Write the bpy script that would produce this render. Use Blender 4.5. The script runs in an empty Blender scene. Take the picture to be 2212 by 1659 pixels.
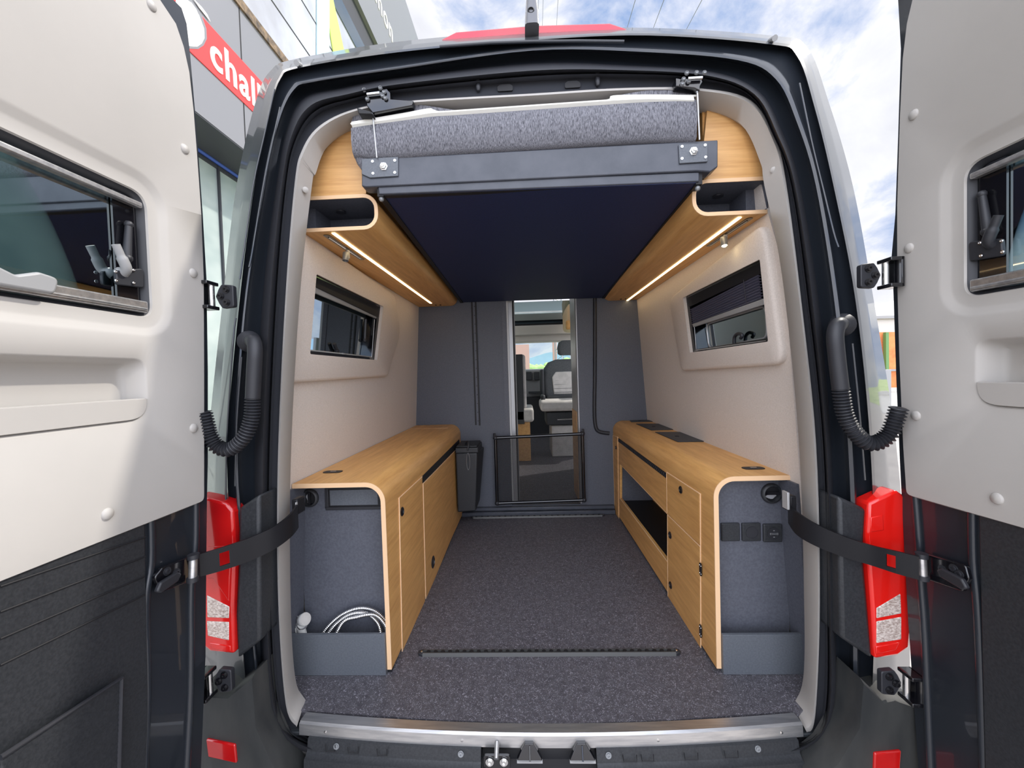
import bpy, bmesh, math, random
from mathutils import Vector, Matrix
random.seed(7)
S = bpy.context.scene
C = bpy.context.collection
V = Vector

# ------------------------------------------------------------------ camera
F = 863.0
YAW, PITCH, ROLL = .038, -.0264, -.031
CAM = V((-.045, -1.0, .93))
cy_, sy_, cp_, sp_, cr_, sr_ = math.cos(YAW), math.sin(YAW), math.cos(PITCH), math.sin(PITCH), math.cos(ROLL), math.sin(ROLL)
FWD = V((-sy_*cp_, cy_*cp_, sp_)); RT0 = V((cy_, sy_, 0)); UP0 = RT0.cross(FWD)
RT = RT0*cr_ + UP0*sr_; UP = UP0*cr_ - RT0*sr_
cam = bpy.data.cameras.new('camera'); co = bpy.data.objects.new('camera', cam); C.objects.link(co)
m = Matrix((RT, UP, -FWD)).transposed().to_4x4(); m.translation = CAM; co.matrix_world = m
cam.sensor_width = 36; cam.sensor_fit = 'HORIZONTAL'; cam.lens = 36*F/2212; cam.clip_start = .02; cam.clip_end = 600
S.camera = co

def ray(px, py): return FWD + RT*((px-1106)/F) - UP*((py-829.5)/F)
def PA(px, py, ax, v):
    d = ray(px, py); return CAM + d*((v-CAM[ax])/d[ax])
def PX(px, py, v): return PA(px, py, 0, v)
def PY(px, py, v): return PA(px, py, 1, v)
def PZ(px, py, v): return PA(px, py, 2, v)
def PP(px, py, p, n):
    d = ray(px, py); return CAM + d*((V(p)-CAM).dot(n)/d.dot(n))

# ------------------------------------------------------------------ light
S.view_settings.view_transform = 'Standard'; S.view_settings.look = 'None'; S.view_settings.gamma = 1
S.view_settings.exposure = -0.05
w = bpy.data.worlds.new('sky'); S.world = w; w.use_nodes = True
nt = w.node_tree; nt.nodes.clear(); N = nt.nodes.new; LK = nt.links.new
tc = N('ShaderNodeTexCoord'); mp = N('ShaderNodeMapping'); LK(tc.outputs['Generated'], mp.inputs[0]); mp.inputs['Scale'].default_value = (2.6, 2.6, 4.0); mp.inputs['Rotation'].default_value = (0, 0.5, .3)
no = N('ShaderNodeTexNoise'); LK(mp.outputs[0], no.inputs[0]); no.inputs['Scale'].default_value = 1.5; no.inputs['Detail'].default_value = 9; no.inputs['Roughness'].default_value = .58; no.inputs['Distortion'].default_value = .35
rp = N('ShaderNodeValToRGB'); LK(no.outputs['Fac'], rp.inputs[0])
e = rp.color_ramp.elements; e[0].position = .36; e[0].color = (.30, .42, .68, 1); e[1].position = .51; e[1].color = (.84, .85, .90, 1)
x = rp.color_ramp.elements.new(.44); x.color = (.58, .64, .80, 1); x = rp.color_ramp.elements.new(.68); x.color = (.70, .71, .77, 1)
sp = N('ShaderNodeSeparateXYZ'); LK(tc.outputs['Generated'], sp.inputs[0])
mr = N('ShaderNodeMapRange'); LK(sp.outputs['Y'], mr.inputs[0]); mr.inputs[1].default_value = .2; mr.inputs[2].default_value = -.5; mr.inputs[3].default_value = 1.25; mr.inputs[4].default_value = 4.6  # unseen sky behind the camera boosted, added as fill light for the van interior
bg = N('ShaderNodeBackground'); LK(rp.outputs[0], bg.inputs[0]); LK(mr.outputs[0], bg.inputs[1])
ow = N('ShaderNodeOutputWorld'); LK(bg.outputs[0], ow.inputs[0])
SUN = V((.85, .37, 1.0)).normalized()
sl = bpy.data.lights.new('sun', 'SUN'); sl.energy = 3.4; sl.angle = .03; sl.color = (1, .95, .87)
so = bpy.data.objects.new('sun', sl); C.objects.link(so); so.rotation_euler = SUN.to_track_quat('Z', 'Y').to_euler(); so.location = (4, 3, 8)

# ------------------------------------------------------------------ materials
def mat(name, col, rough=.5, metal=0, coat=0, emit=None, es=0, trans=0, alpha=1, spec=.5):
    m = bpy.data.materials.new(name); m.use_nodes = True; b = m.node_tree.nodes['Principled BSDF']
    b.inputs['Base Color'].default_value = (*col, 1); b.inputs['Roughness'].default_value = rough; b.inputs['Metallic'].default_value = metal
    b.inputs['Coat Weight'].default_value = coat; b.inputs['Transmission Weight'].default_value = trans; b.inputs['Alpha'].default_value = alpha
    b.inputs['Specular IOR Level'].default_value = spec
    if emit: b.inputs['Emission Color'].default_value = (*emit, 1); b.inputs['Emission Strength'].default_value = es
    return m
def noisy(m, c0, c1, scale, stretch=(1, 1, 1), detail=4, p0=.35, p1=.65, bump=0, rough=.6, dist=0, kind='noise'):
    n = m.node_tree; b = n.nodes['Principled BSDF']; t = n.nodes.new('ShaderNodeTexCoord'); mp = n.nodes.new('ShaderNodeMapping')
    mp.inputs['Scale'].default_value = stretch; n.links.new(t.outputs['Object'], mp.inputs[0])
    x = n.nodes.new('ShaderNodeTexNoise'); x.inputs['Scale'].default_value = scale; x.inputs['Detail'].default_value = detail; x.inputs['Roughness'].default_value = rough; x.inputs['Distortion'].default_value = dist
    n.links.new(mp.outputs[0], x.inputs[0]); r = n.nodes.new('ShaderNodeValToRGB'); n.links.new(x.outputs['Fac'], r.inputs[0])
    r.color_ramp.elements[0].position = p0; r.color_ramp.elements[0].color = (*c0, 1); r.color_ramp.elements[1].position = p1; r.color_ramp.elements[1].color = (*c1, 1)
    n.links.new(r.outputs[0], b.inputs['Base Color'])
    if bump:
        bp = n.nodes.new('ShaderNodeBump'); bp.inputs['Strength'].default_value = bump; bp.inputs['Distance'].default_value = .002
        n.links.new(x.outputs['Fac'], bp.inputs['Height']); n.links.new(bp.outputs[0], b.inputs['Normal'])
    return m
M = {}
M['oak'] = noisy(mat('oak_laminate', (.5, .28, .11), .42), (.54, .27, .085), (.76, .43, .15), 6, (9, .7, 9), 6, .3, .72, .05, .65)
M['oak_x'] = noisy(mat('oak_end_panel', (.5, .28, .11), .42), (.56, .29, .10), (.74, .43, .17), 6, (.7, 6, 12), 6, .3, .7, .05, .65)
M['oak_edge'] = mat('oak_edge_band', (.80, .53, .31), .5)
M['dark'] = noisy(mat('dark_grey_laminate', (.06, .065, .08), .5), (.075, .08, .10), (.10, .106, .13), 160, (1, 1, 1), 3)
M['tray'] = noisy(mat('graphite_laminate', (.07, .08, .09), .45), (.09, .10, .118), (.115, .127, .145), 200)
M['felt'] = noisy(mat('beige_felt', (.50, .44, .39), .95), (.62, .55, .49), (.70, .625, .565), 260, (1, 1, 1), 3, bump=.15)
M['cream'] = noisy(mat('cream_moulding', (.64, .62, .58), .55), (.43, .408, .38), (.455, .43, .40), 3, bump=0)
M['white'] = mat('white_plastic', (.8, .8, .78), .35)
M['ceil'] = mat('cream_ceiling', (.62, .58, .52), .8)
M['paint'] = mat('dark_grey_paint', (.017, .021, .028), .36, .15, .5)
M['paintd'] = mat('inner_black_paint', (.012, .015, .021), .32, .1, .7)
M['body'] = mat('metallic_grey_paint', (.05, .056, .062), .42, .35, .45)
M['rubber'] = mat('black_rubber', (.022, .023, .028), .48)
M['plastic'] = noisy(mat('black_plastic', (.02, .021, .024), .5), (.016, .018, .021), (.028, .03, .034), 200, bump=.1)
M['dirty'] = noisy(mat('dusty_bumper_plastic', (.05, .05, .05), .6), (.02, .022, .023), (.06, .06, .056), 9, (1, 1, .3), 6, .35, .75)
M['gloss'] = mat('gloss_black', (.006, .006, .008), .12, 0, .6)
M['black'] = mat('matt_black', (.008, .008, .01), .6)
M['under'] = noisy(mat('bed_underside', (.008, .010, .020), .6), (.008, .016, .060), (.012, .022, .085), 200)
M['bedfr'] = noisy(mat('anthracite_metal', (.055, .06, .075), .38), (.048, .054, .07), (.068, .074, .092), 14)
M['flange'] = mat('grey_primer_paint', (.060, .063, .074), .35, .3, .3)
M['rail'] = mat('rail_anodised', (.07, .07, .068), .45, .3)
M['lid'] = mat('dark_lid', (.035, .038, .046), .5)
M['strap'] = mat('black_coated_steel', (.010, .010, .012), .42, 0, 0, spec=.25)
M['chrome'] = mat('chrome', (.8, .8, .8), .18, 1)
M['alu'] = noisy(mat('brushed_aluminium', (.6, .6, .6), .35, .9), (.52, .52, .53), (.72, .71, .70), 8, (1, 12, 12), 5)
M['cable'] = mat('steel_cable', (.55, .56, .58), .4, .6)
M['red'] = noisy(mat('red_lens', (.5, .004, .004), .15, 0, .6), (.36, .004, .006), (.62, .012, .010), 5, (1, 1, 1), 2)
M['red2'] = mat('red_lens_bright', (.75, .012, .008), .15, 0, .6)
M['clear'] = noisy(mat('clear_lens', (.5, .38, .33), .15, 0, .6), (.36, .27, .23), (.75, .66, .60), 170, (1, 1, 2), 2)
M['redplastic'] = mat('red_translucent_plastic', (.55, .01, .02), .2, 0, .4)
M['led'] = mat('led_strip', (1, .9, .7), .5, emit=(1, .78, .42), es=7)
M['bulb'] = mat('lit_bulb', (1, .9, .7), .5, emit=(1, .82, .45), es=30)
M['seat'] = noisy(mat('grey_seat_cloth', (.08, .085, .09), .85), (.07, .075, .08), (.10, .105, .11), 90)
M['seatl'] = noisy(mat('pale_seat_leather', (.55, .53, .50), .6), (.5, .48, .45), (.6, .57, .54), 20)
M['dash'] = mat('dashboard_plastic', (.03, .032, .035), .5)
M['fin'] = mat('smoke_grey_plastic', (.13, .13, .14), .35)
M['greyp'] = mat('grey_plastic', (.30, .30, .30), .45)
M['lgrey'] = mat('light_grey_profile', (.42, .42, .42), .35, .3)
M['mesh'] = None
# floor: dark vinyl with pale flecks
m = noisy(mat('speckled_vinyl', (.1, .1, .11), .55), (.052, .049, .058), (.085, .081, .093), 45, (1, 1, 1), 4)
n = m.node_tree; b = n.nodes['Principled BSDF']; t = n.nodes.new('ShaderNodeTexCoord'); r0 = [q for q in n.nodes if q.type == 'VALTORGB'][0]
vx = n.nodes.new('ShaderNodeTexNoise'); vx.inputs['Scale'].default_value = 190; vx.inputs['Detail'].default_value = 2; vx.inputs['Distortion'].default_value = 2.0
n.links.new(t.outputs['Object'], vx.inputs[0]); r = n.nodes.new('ShaderNodeValToRGB'); n.links.new(vx.outputs['Fac'], r.inputs[0])
r.color_ramp.elements[0].position = .57; r.color_ramp.elements[1].position = .65
mx = n.nodes.new('ShaderNodeMix'); mx.data_type = 'RGBA'; n.links.new(r.outputs[0], mx.inputs['Factor']); n.links.new(r0.outputs[0], mx.inputs[6]); mx.inputs[7].default_value = (.30, .29, .33, 1)
n.links.new(mx.outputs[2], b.inputs['Base Color']); M['floor'] = m
# heather fabric
m = noisy(mat('heather_grey_fabric', (.12, .12, .14), .95), (.035, .036, .045), (.27, .27, .30), 330, (1.6, 1.6, .25), 5, .34, .68, .3, .7); M['heather'] = m
M['fleece'] = mat('cream_piping', (.75, .74, .68), .8)
# net
def netmat(name, col, scale, thr, a0=.1):
    m = mat(name, col, .7); n = m.node_tree; b = n.nodes['Principled BSDF']; t = n.nodes.new('ShaderNodeTexCoord')
    mp = n.nodes.new('ShaderNodeMapping'); mp.inputs['Scale'].default_value = (scale, scale, scale); n.links.new(t.outputs['Object'], mp.inputs[0])
    s = n.nodes.new('ShaderNodeTexChecker'); s.inputs['Scale'].default_value = 1.0; n.links.new(mp.outputs[0], s.inputs[0])
    mr = n.nodes.new('ShaderNodeMapRange'); mr.inputs[3].default_value = a0; mr.inputs[4].default_value = thr; n.links.new(s.outputs['Fac'], mr.inputs[0])
    n.links.new(mr.outputs[0], b.inputs['Alpha']); return m
M['net'] = netmat('black_net', (.012, .012, .014), 260, .80, .34)
# glass
def glassmat(name, tint, keep, rough=.02, gc=(.45, .52, .55)):
    m = bpy.data.materials.new(name); m.use_nodes = True; n = m.node_tree; n.nodes.clear(); Nn = n.nodes.new
    tr = Nn('ShaderNodeBsdfTransparent'); tr.inputs[0].default_value = (*tint, 1); gl = Nn('ShaderNodeBsdfGlossy'); gl.inputs['Roughness'].default_value = rough
    gl.inputs['Color'].default_value = (*gc, 1); fr = Nn('ShaderNodeFresnel'); fr.inputs[0].default_value = 1.5
    ad = Nn('ShaderNodeMath'); ad.operation = 'ADD'; ad.inputs[1].default_value = keep; n.links.new(fr.outputs[0], ad.inputs[0])
    mi = Nn('ShaderNodeMixShader'); n.links.new(ad.outputs[0], mi.inputs[0]); n.links.new(tr.outputs[0], mi.inputs[1]); n.links.new(gl.outputs[0], mi.inputs[2])
    o = Nn('ShaderNodeOutputMaterial'); n.links.new(mi.outputs[0], o.inputs[0]); return m
M['tint'] = glassmat('tinted_acrylic', (.10, .15, .16), .06)
M['glass'] = glassmat('clear_glass', (.75, .85, .86), .02)
M['glasst'] = glassmat('teal_glass', (.30, .45, .48), .04)
# outdoors
M['facade'] = mat('grey_composite_cladding', (.27, .27, .285), .35, .3)
M['facade2'] = mat('pale_composite_cladding', (.26, .26, .265), .35, .3)
M['wclad'] = noisy(mat('silver_cladding', (.6, .61, .64), .25, .4), (.5, .5, .52), (.74, .76, .82), .6, (1, 1, 1), 4)
M['brown'] = noisy(mat('rusty_edge_flashing', (.12, .08, .05), .7), (.06, .045, .035), (.25, .17, .10), 12)
M['signred'] = mat('sign_red', (.80, .05, .05), .4)
M['signwhite'] = mat('sign_white', (.85, .83, .78), .4)
M['cyan'] = mat('cyan_panel', (.48, .78, .85), .4)
M['lime'] = mat('lime_panel', (.62, .85, .16), .4)
M['dwin'] = mat('dark_glazing', (.05, .07, .08), .08, 0, .5)
M['shop'] = noisy(mat('shop_glazing', (.35, .42, .40), .35, 0, .15), (.28, .35, .34), (.5, .56, .52), 1.1, (1, .6, 1), 3)
M['blue'] = mat('blue_blind', (.03, .08, .35), .5)
M['soffit'] = mat('dark_soffit', (.035, .037, .045), .5)
M['orange'] = noisy(mat('orange_net_cladding', (.75, .22, .07), .7), (.62, .17, .05), (.85, .30, .10), 3)
M['green'] = mat('green_post', (.12, .25, .08), .5)
M['concrete'] = mat('pale_concrete', (.55, .53, .50), .8)
M['whitewall'] = mat('white_render', (.75, .73, .68), .8)
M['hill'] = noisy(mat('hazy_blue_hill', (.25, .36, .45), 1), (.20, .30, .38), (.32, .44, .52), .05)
M['grass'] = noisy(mat('meadow', (.35, .5, .1), 1), (.30, .45, .10), (.55, .68, .22), .4)
M['tree'] = noisy(mat('tree_leaves', (.2, .35, .1), 1), (.30, .45, .14), (.50, .64, .28), 1.5)
m = noisy(mat('sunlit_paving', (.5, .46, .42), .85), (.36, .33, .31), (.52, .48, .44), 2.5, (1, 1, 1), 8, .3, .7)
M['ground'] = m
M['steel'] = mat('galvanised_steel', (.25, .26, .27), .5, .5)
M['wire'] = mat('overhead_wire', (.12, .12, .13), .6)

# ------------------------------------------------------------------ mesh helpers
class MB:
    def __init__(s): s.v = []; s.f = []
    def add(s, vs, fs):
        o = len(s.v); s.v += [V(p) for p in vs]; s.f += [tuple(i+o for i in f) for f in fs]; return s
    def box(s, x0, x1, y0, y1, z0, z1):
        return s.add([(x, y, z) for z in (z0, z1) for x, y in ((x0, y0), (x1, y0), (x1, y1), (x0, y1))],
                     [(3, 2, 1, 0), (4, 5, 6, 7), (0, 1, 5, 4), (1, 2, 6, 5), (2, 3, 7, 6), (3, 0, 4, 7)])
    def prism(s, pts, d):
        pts = [V(p) for p in pts]; n = len(pts); d = V(d)
        return s.add(pts+[p+d for p in pts], [tuple(range(n-1, -1, -1)), tuple(range(n, 2*n))]+[(i, (i+1) % n, n+(i+1) % n, n+i) for i in range(n)])
    def loft(s, loops, closed=True, caps=False):
        n = len(loops[0]); vs = [p for l in loops for p in l]; fs = []
        for k in range(len(loops)-1):
            for i in range(n if closed else n-1):
                j = (i+1) % n; fs.append((k*n+i, k*n+j, (k+1)*n+j, (k+1)*n+i))
        if caps: fs += [tuple(range(n-1, -1, -1)), tuple(range((len(loops)-1)*n, len(loops)*n))]
        return s.add(vs, fs)
    def tube(s, path, r, n=10, caps=True):
        path = [V(p) for p in path]; loops = []; u = None
        for i, p in enumerate(path):
            t = (path[min(i+1, len(path)-1)]-path[max(i-1, 0)]).normalized()
            if u is None: u = t.cross(V((0, 0, 1)) if abs(t.z) < .9 else V((1, 0, 0))).normalized()
            else: u = (u-t*u.dot(t)).normalized()
            w_ = t.cross(u); rr = r[i] if isinstance(r, (list, tuple)) else r
            loops.append([p+(u*math.cos(a)+w_*math.sin(a))*rr for a in (2*math.pi*k/n for k in range(n))])
        return s.loft(loops, True, caps)
    def cyl(s, a, b, r, r2=None, n=20): return s.tube([a, b], [r, r if r2 is None else r2], n)
    def lathe(s, o, ax, prof, n=24):
        o = V(o); ax = V(ax).normalized(); u = ax.cross(V((0, 0, 1)) if abs(ax.z) < .9 else V((1, 0, 0))).normalized(); w_ = ax.cross(u)
        return s.loft([[o+ax*h+(u*math.cos(a)+w_*math.sin(a))*max(r, 1e-4) for a in (2*math.pi*k/n for k in range(n))] for r, h in prof], True, True)
    def ball(s, c, r, n=14, sc=(1, 1, 1)):
        c = V(c); L = []
        for i in range(n//2+1):
            a = math.pi*i/(n//2)-math.pi/2
            L.append([c+V((math.cos(a)*math.cos(b)*r*sc[0], math.cos(a)*math.sin(b)*r*sc[1], math.sin(a)*r*sc[2])) if 0 < i < n//2 else c+V((1e-5*math.cos(b), 1e-5*math.sin(b), math.sin(a)*r*sc[2])) for b in (2*math.pi*k/n for k in range(n))])
        return s.loft(L, True, True)
    def fill(s, outer, holes=()):
        """flat polygon with holes"""
        b = bmesh.new(); es = []
        for lp in [outer]+list(holes):
            vs = [b.verts.new(p) for p in lp]
            es += [b.edges.new((vs[i], vs[(i+1) % len(vs)])) for i in range(len(vs))]
        bmesh.ops.triangle_fill(b, use_beauty=True, use_dissolve=False, edges=es)
        b.verts.index_update(); s.add([v.co.copy() for v in b.verts], [tuple(v.index for v in f.verts) for f in b.faces]); b.free(); return s
    def build(s, name, m, parent=None, bevel=0, smooth=35, recalc=True, solid=0, seg=2, sub=0):
        org = parent['_o'] if parent is not None else (0, 0, 0); org = V(org)
        me = bpy.data.meshes.new(name); me.from_pydata([tuple(p-org) for p in s.v], [], s.f); me.update()
        if recalc:
            b = bmesh.new(); b.from_mesh(me); bmesh.ops.remove_doubles(b, verts=b.verts, dist=1e-6); bmesh.ops.recalc_face_normals(b, faces=b.faces); b.to_mesh(me); b.free()
        for p in me.polygons: p.use_smooth = True
        me.set_sharp_from_angle(angle=math.radians(smooth))
        me.materials.append(M[m] if isinstance(m, str) else m)
        o = bpy.data.objects.new(name, me); C.objects.link(o); o['_o'] = tuple(org)
        if parent is not None: o.parent = parent
        if solid: q = o.modifiers.new('s', 'SOLIDIFY'); q.thickness = solid; q.offset = 0
        if bevel: q = o.modifiers.new('b', 'BEVEL'); q.width = bevel; q.segments = seg; q.limit_method = 'ANGLE'; q.angle_limit = math.radians(40); q.harden_normals = False
        if sub: q = o.modifiers.new('u', 'SUBSURF'); q.levels = sub; q.render_levels = sub
        return o
def thing(name, label, cat, loc, group=None):
    o = bpy.data.objects.new(name, None); C.objects.link(o); o.location = loc; o['_o'] = tuple(loc); o['label'] = label; o['category'] = cat
    o.empty_display_size = .1
    if group: o['group'] = group
    return o
def tag(o, label, cat, group=None, kind=None):
    o['label'] = label; o['category'] = cat
    if group: o['group'] = group
    if kind: o['kind'] = kind
    return o
def struct(o, label=None):
    o['kind'] = 'structure'
    if label: o['label'] = label
    return o
def lab(o, l): o['label'] = l; return o
def spline(pts, k=6, closed=False):
    pts = [V(p) for p in pts]; n = len(pts); out = []
    for i in range(n if closed else n-1):
        if closed: p0, p1, p2, p3 = pts[i-1], pts[i], pts[(i+1) % n], pts[(i+2) % n]
        else: p0, p1, p2, p3 = pts[max(i-1, 0)], pts[i], pts[i+1], pts[min(i+2, n-1)]
        for j in range(k):
            t = j/k; out.append(.5*((2*p1)+(p2-p0)*t+(2*p0-5*p1+4*p2-p3)*t*t+(3*p1-p0-3*p2+p3)*t**3))
    if not closed: out.append(pts[-1])
    return out
def rloop(pts, r, seg=6):
    """round the corners of a closed polygon; r scalar or list"""
    pts = [V(p) for p in pts]; n = len(pts); out = []
    for i in range(n):
        p = pts[i]; a = pts[i-1]-p; b = pts[(i+1) % n]-p; rr = r[i] if isinstance(r, (list, tuple)) else r
        la, lb = a.length, b.length; a.normalize(); b.normalize(); ang = a.angle(b)
        t = min(rr/math.tan(ang/2), la*.48, lb*.48) if ang < 3.1 and rr > 0 else 0
        if t <= 0: out += [p.copy() for _ in range(1)]; continue
        q0, q1 = p+a*t, p+b*t
        for k in range(seg+1):
            s_ = k/seg; out.append(q0*(1-s_)**2+p*2*s_*(1-s_)+q1*s_*s_)
    return out
def inset(loop, d, nrm):
    """offset a closed loop in its plane toward its centre (positive d shrinks)"""
    n = len(loop); nrm = V(nrm).normalized(); c = sum(loop, V())/n; out = []
    for i in range(n):
        a = (loop[i]-loop[i-1]); b = (loop[(i+1) % n]-loop[i])
        if a.length < 1e-9: a = b
        if b.length < 1e-9: b = a
        na = a.normalized().cross(nrm); nb = b.normalized().cross(nrm); q = (na+nb).normalized()
        out.append((loop[i], q, max(.5, q.dot(na))))
    s_ = sum((p-c).dot(q) for p, q, k in out)
    sg = -1 if s_ > 0 else 1
    return [p+q*(sg*d/k) for p, q, k in out]
def sh(loop, v): v = V(v); return [p+v for p in loop]
def bolt(mb, p, ax, r=.006, h=.005): mb.lathe(p, ax, [(r*1.5, 0), (r*1.5, h*.3), (r, h*.3), (r, h), (r*.5, h), (r*.5, h*.5)], 12)

# ================================================================== THE VAN
van = thing('camper_van', 'dark grey high-roof camper van seen from behind with both rear doors open', 'van', (0, 0, -.6))
def TL(py): return .15*(max(0, 700-py)/600)**1.5      # the rear face leans forward towards the roof
def PF(px, py, Y): return PY(px, py, Y+TL(py))
def knots(Y, pts): return [PF(px, py, Y) for px, py in pts]
KA = [(440,1620),(440,1500),(438,1300),(446,1000),(481,650),(511,400),(552,220),(585,152),(640,127),(860,90),(1150,66),(1400,60),(1670,77),(1743,101),(1790,220),(1842,400),(1886,640),(1936,961),(1962,1300),(1966,1500),(1970,1620)]
KB = [(560,1690),(540,1600),(512,1300),(488,1000),(513,680),(547,400),(580,245),(602,168),(645,142),(860,108),(1150,84),(1400,72),(1670,91),(1727,114),(1765,230),(1805,400),(1854,650),(1886,961),(1895,1300),(1880,1600),(1840,1690)]
KC = [(610,1655),(572,1590),(540,1300),(509,1000),(525,680),(569,400),(600,262),(632,192),(672,175),(855,148),(1150,106),(1395,109),(1600,127),(1680,168),(1725,262),(1766,400),(1806,650),(1836,961),(1846,1300),(1838,1590),(1760,1655)]
KD = [(680,1636),(585,1560),(562,1300),(550,1000),(567,650),(597,400),(622,272),(660,210),(741,190),(855,168),(1150,137),(1353,141),(1540,155),(1640,198),(1690,285),(1728,400),(1768,650),(1795,961),(1803,1300),(1798,1560),(1700,1642)]
KE = [(680,1612),(608,1550),(584,1300),(582,1000),(597,650),(618,400),(640,300),(683,240),(760,214),(875,192),(1150,165),(1350,160),(1520,170),(1620,206),(1670,292),(1709,400),(1745,650),(1778,961),(1787,1300),(1778,1560),(1700,1616)]
KF = [(641,1570),(617,1520),(601,1300),(600,1000),(616,650),(636,400),(652,325),(690,272),(765,236),(880,218),(1150,202),(1350,190),(1513,191),(1622,217),(1676,302),(1699,400),(1731,650),(1763,961),(1771,1300),(1761,1546),(1743,1582)]
KG = [(660,1512),(638,1465),(628,1300),(628,1000),(647,650),(674,400),(682,375),(706,318),(765,272),(880,252),(1150,238),(1350,228),(1511,232),(1600,268),(1642,350),(1651,400),(1690,600),(1726,961),(1737,1300),(1735,1465),(1712,1524)]
def shift(K, dx, dy):
    out = []; cx, cyy = 1185, 880
    for x, y in K: out.append((x+(dx if x < cx-300 else -dx if x > cx+300 else dx*(cx-x)/300), y+(dy if y < 600 else 0)))
    return out
LA = spline(knots(.16, KA)); LB = spline(knots(.012, KB)); LC = spline(knots(.0, KC)); LD = spline(knots(.045, KD)); LE = spline(knots(.03, KE)); LF = spline(knots(.05, KF)); LG = spline(knots(.11, KG))
LAm = spline(knots(.06, [(a[0]*.45+b[0]*.55, a[1]*.45+b[1]*.55) for a, b in zip(KA, KB)]))
# rounded outer skin, sides and roof running forward
AF = [V((p.x, 1.2, p.z)) for p in LA]; AG = [V((p.x, 2.1, p.z)) for p in LA]
MB().loft([LB, LAm, LA, AF, AG], False).build('body_shell', 'body', van, smooth=60)
# rear frame: crease, flat gutter, rain channel
def blend(K1, K2, t): return [(a[0]*(1-t)+b[0]*t, a[1]*(1-t)+b[1]*t) for a, b in zip(K1, K2)]
L1 = spline(knots(.004, blend(KB, KC, .12))); L2 = spline(knots(.03, blend(KB, KC, .2))); L3 = spline(knots(.03, blend(KB, KC, .8)))
L4 = spline(knots(-.002, blend(KB, KC, .9))); L5 = spline(knots(.002, blend(KC, KD, .10))); L6 = spline(knots(.05, blend(KC, KD, .3))); L7 = spline(knots(.055, blend(KC, KD, .75))); 
MB().loft([LB, L1, L2, L3, L4, LC, L5, L6, L7, LD], False).build('rear_frame', 'paint', van, smooth=50)
# rubber seal bulging rearwards
L8 = spline(knots(.02, blend(KD, KE, .25))); L9 = spline(knots(.015, blend(KD, KE, .55))); L10 = spline(knots(.03, blend(KD, KE, .8))); L11 = spline(knots(.05, blend(KD, KE, .95)))
MB().loft([LD, L8, L9, L10, L11, LE], False).build('door_seal', 'rubber', van, smooth=60)
L12 = spline(knots(.06, blend(KE, KF, .3))); L13 = spline(knots(.06, blend(KE, KF, .9)))
MB().loft([LE, L12, L13, LF], False).build('inner_flange', 'flange', van, smooth=50)

# cream moulding around the opening
half = len(LF)//2
st_ = spline(knots(.045, blend(KF, KG, .12)))
tl = MB().loft([LF, st_, LG, [V((p.x*1.04+(-.006 if p.x < 0 else .006), p.y+.03, p.z)) for p in LG]], False).build('trim_1', 'cream', None, smooth=50); struct(tl, 'cream moulded lining around the rear door opening')
for i, (px, py) in enumerate([(660, 410), (1671, 367)]):
    p = PF(px, py, .07); MB().lathe(p, CAM-p, [(.008, -.01), (.008, .001), (.005, .003)], 14).build('trim_plug', 'cream', tl)

# roof bits
mb = MB(); L = []
for px, py, wd in ((1149, 68, 17), (1149, 40, 16), (1148, 15, 13), (1148, 5, 9)):
    c = PF(px, py, .03); h = wd/863*1.03
    L.append(rloop([c+V((-h, -.03, 0)), c+V((h, -.03, 0)), c+V((h, .07, 0)), c+V((-h, .07, 0))], .012, 4))
fin = mb.loft(L, True, True).build('camera_fin', 'fin', van)
p = PF(1147, 24, -.005); MB().lathe(p, (0, -1, 0), [(.010, -.01), (.010, .003), (.007, .005), (.006, .002)], 16).build('camera_lens', 'black', fin)
bl = [PF(a, b, .10) for a, b in ((942, 90), (985, 68), (1150, 54), (1318, 49), (1357, 62), (1357, 80), (1150, 84))]
lab(MB().prism(bl, (0, .10, 0)).build('brake_light', 'redplastic', van, bevel=.006), 'long red high-mounted brake light on the roof edge')
for px, py in ((642, 134), (1672, 80)):
    p = PF(px, py, -.002); MB().cyl(p+V((0, -.004, -.006)), p+V((0, .02, .006)), .008, .006, 10).build('roof_plug', 'greyp', van)
# roof seam bead and pressed recess above door
MB().tube([PF(a, b, -.002) for a, b in ((950, 101), (1060, 93), (1150, 90), (1250, 89), (1348, 90))], .004, 8).build('roof_bead', 'paint', van)
# pressed lines on the pillars (raised seams)
for pts in ([(605,232),(590,300),(569,400),(552,500),(543,555),(538,577)], [(522,771),(512,903),(509,1000),(508,1050)], [(1727,180),(1752,300),(1776,400),(1800,500),(1811,534)], [(1841,742),(1853,860),(1862,960),(1868,1037)],
            [(593,193),(569,300),(547,400),(526,547),(518,603)], [(509,687),(504,730),(492,903),(488,1012),(488,1084)]):
    MB().tube(spline([PF(a, b, .0) for a, b in pts], 4), .0022, 6).build('panel_seam', 'paint', van)
# holes and clips in the top flange
for px, py in ((1091, 190), (1237, 183)):
    c = PF(px, py, .052)
    rim = [c+V((dx, 0, dz)) for dx, dz in ((-.022, -.008), (.022, -.008), (.022, .005), (.013, .011), (-.013, .011), (-.022, .005))]
    MB().prism(rloop(rim, .004, 3), (0, .02, 0)).build('frame_slot', 'black', van)
for px, py in ((1033, 187), (1291, 176)):
    c = PF(px, py, .05); MB().ball(c, .010, 10, (.8, .8, 1.5)).box(c.x-.005, c.x+.005, c.y-.004, c.y+.006, c.z+.008, c.z+.028).build('door_buffer', 'rubber', van)
c = PF(1150, 155, .04); MB().tube(spline([c+V((.02*math.cos(a), 0, .007*math.sin(a))) for a in [k*math.pi/5 for k in range(11)]], 2), .0018, 6).build('pressed_oval', 'paint', van)

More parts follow.
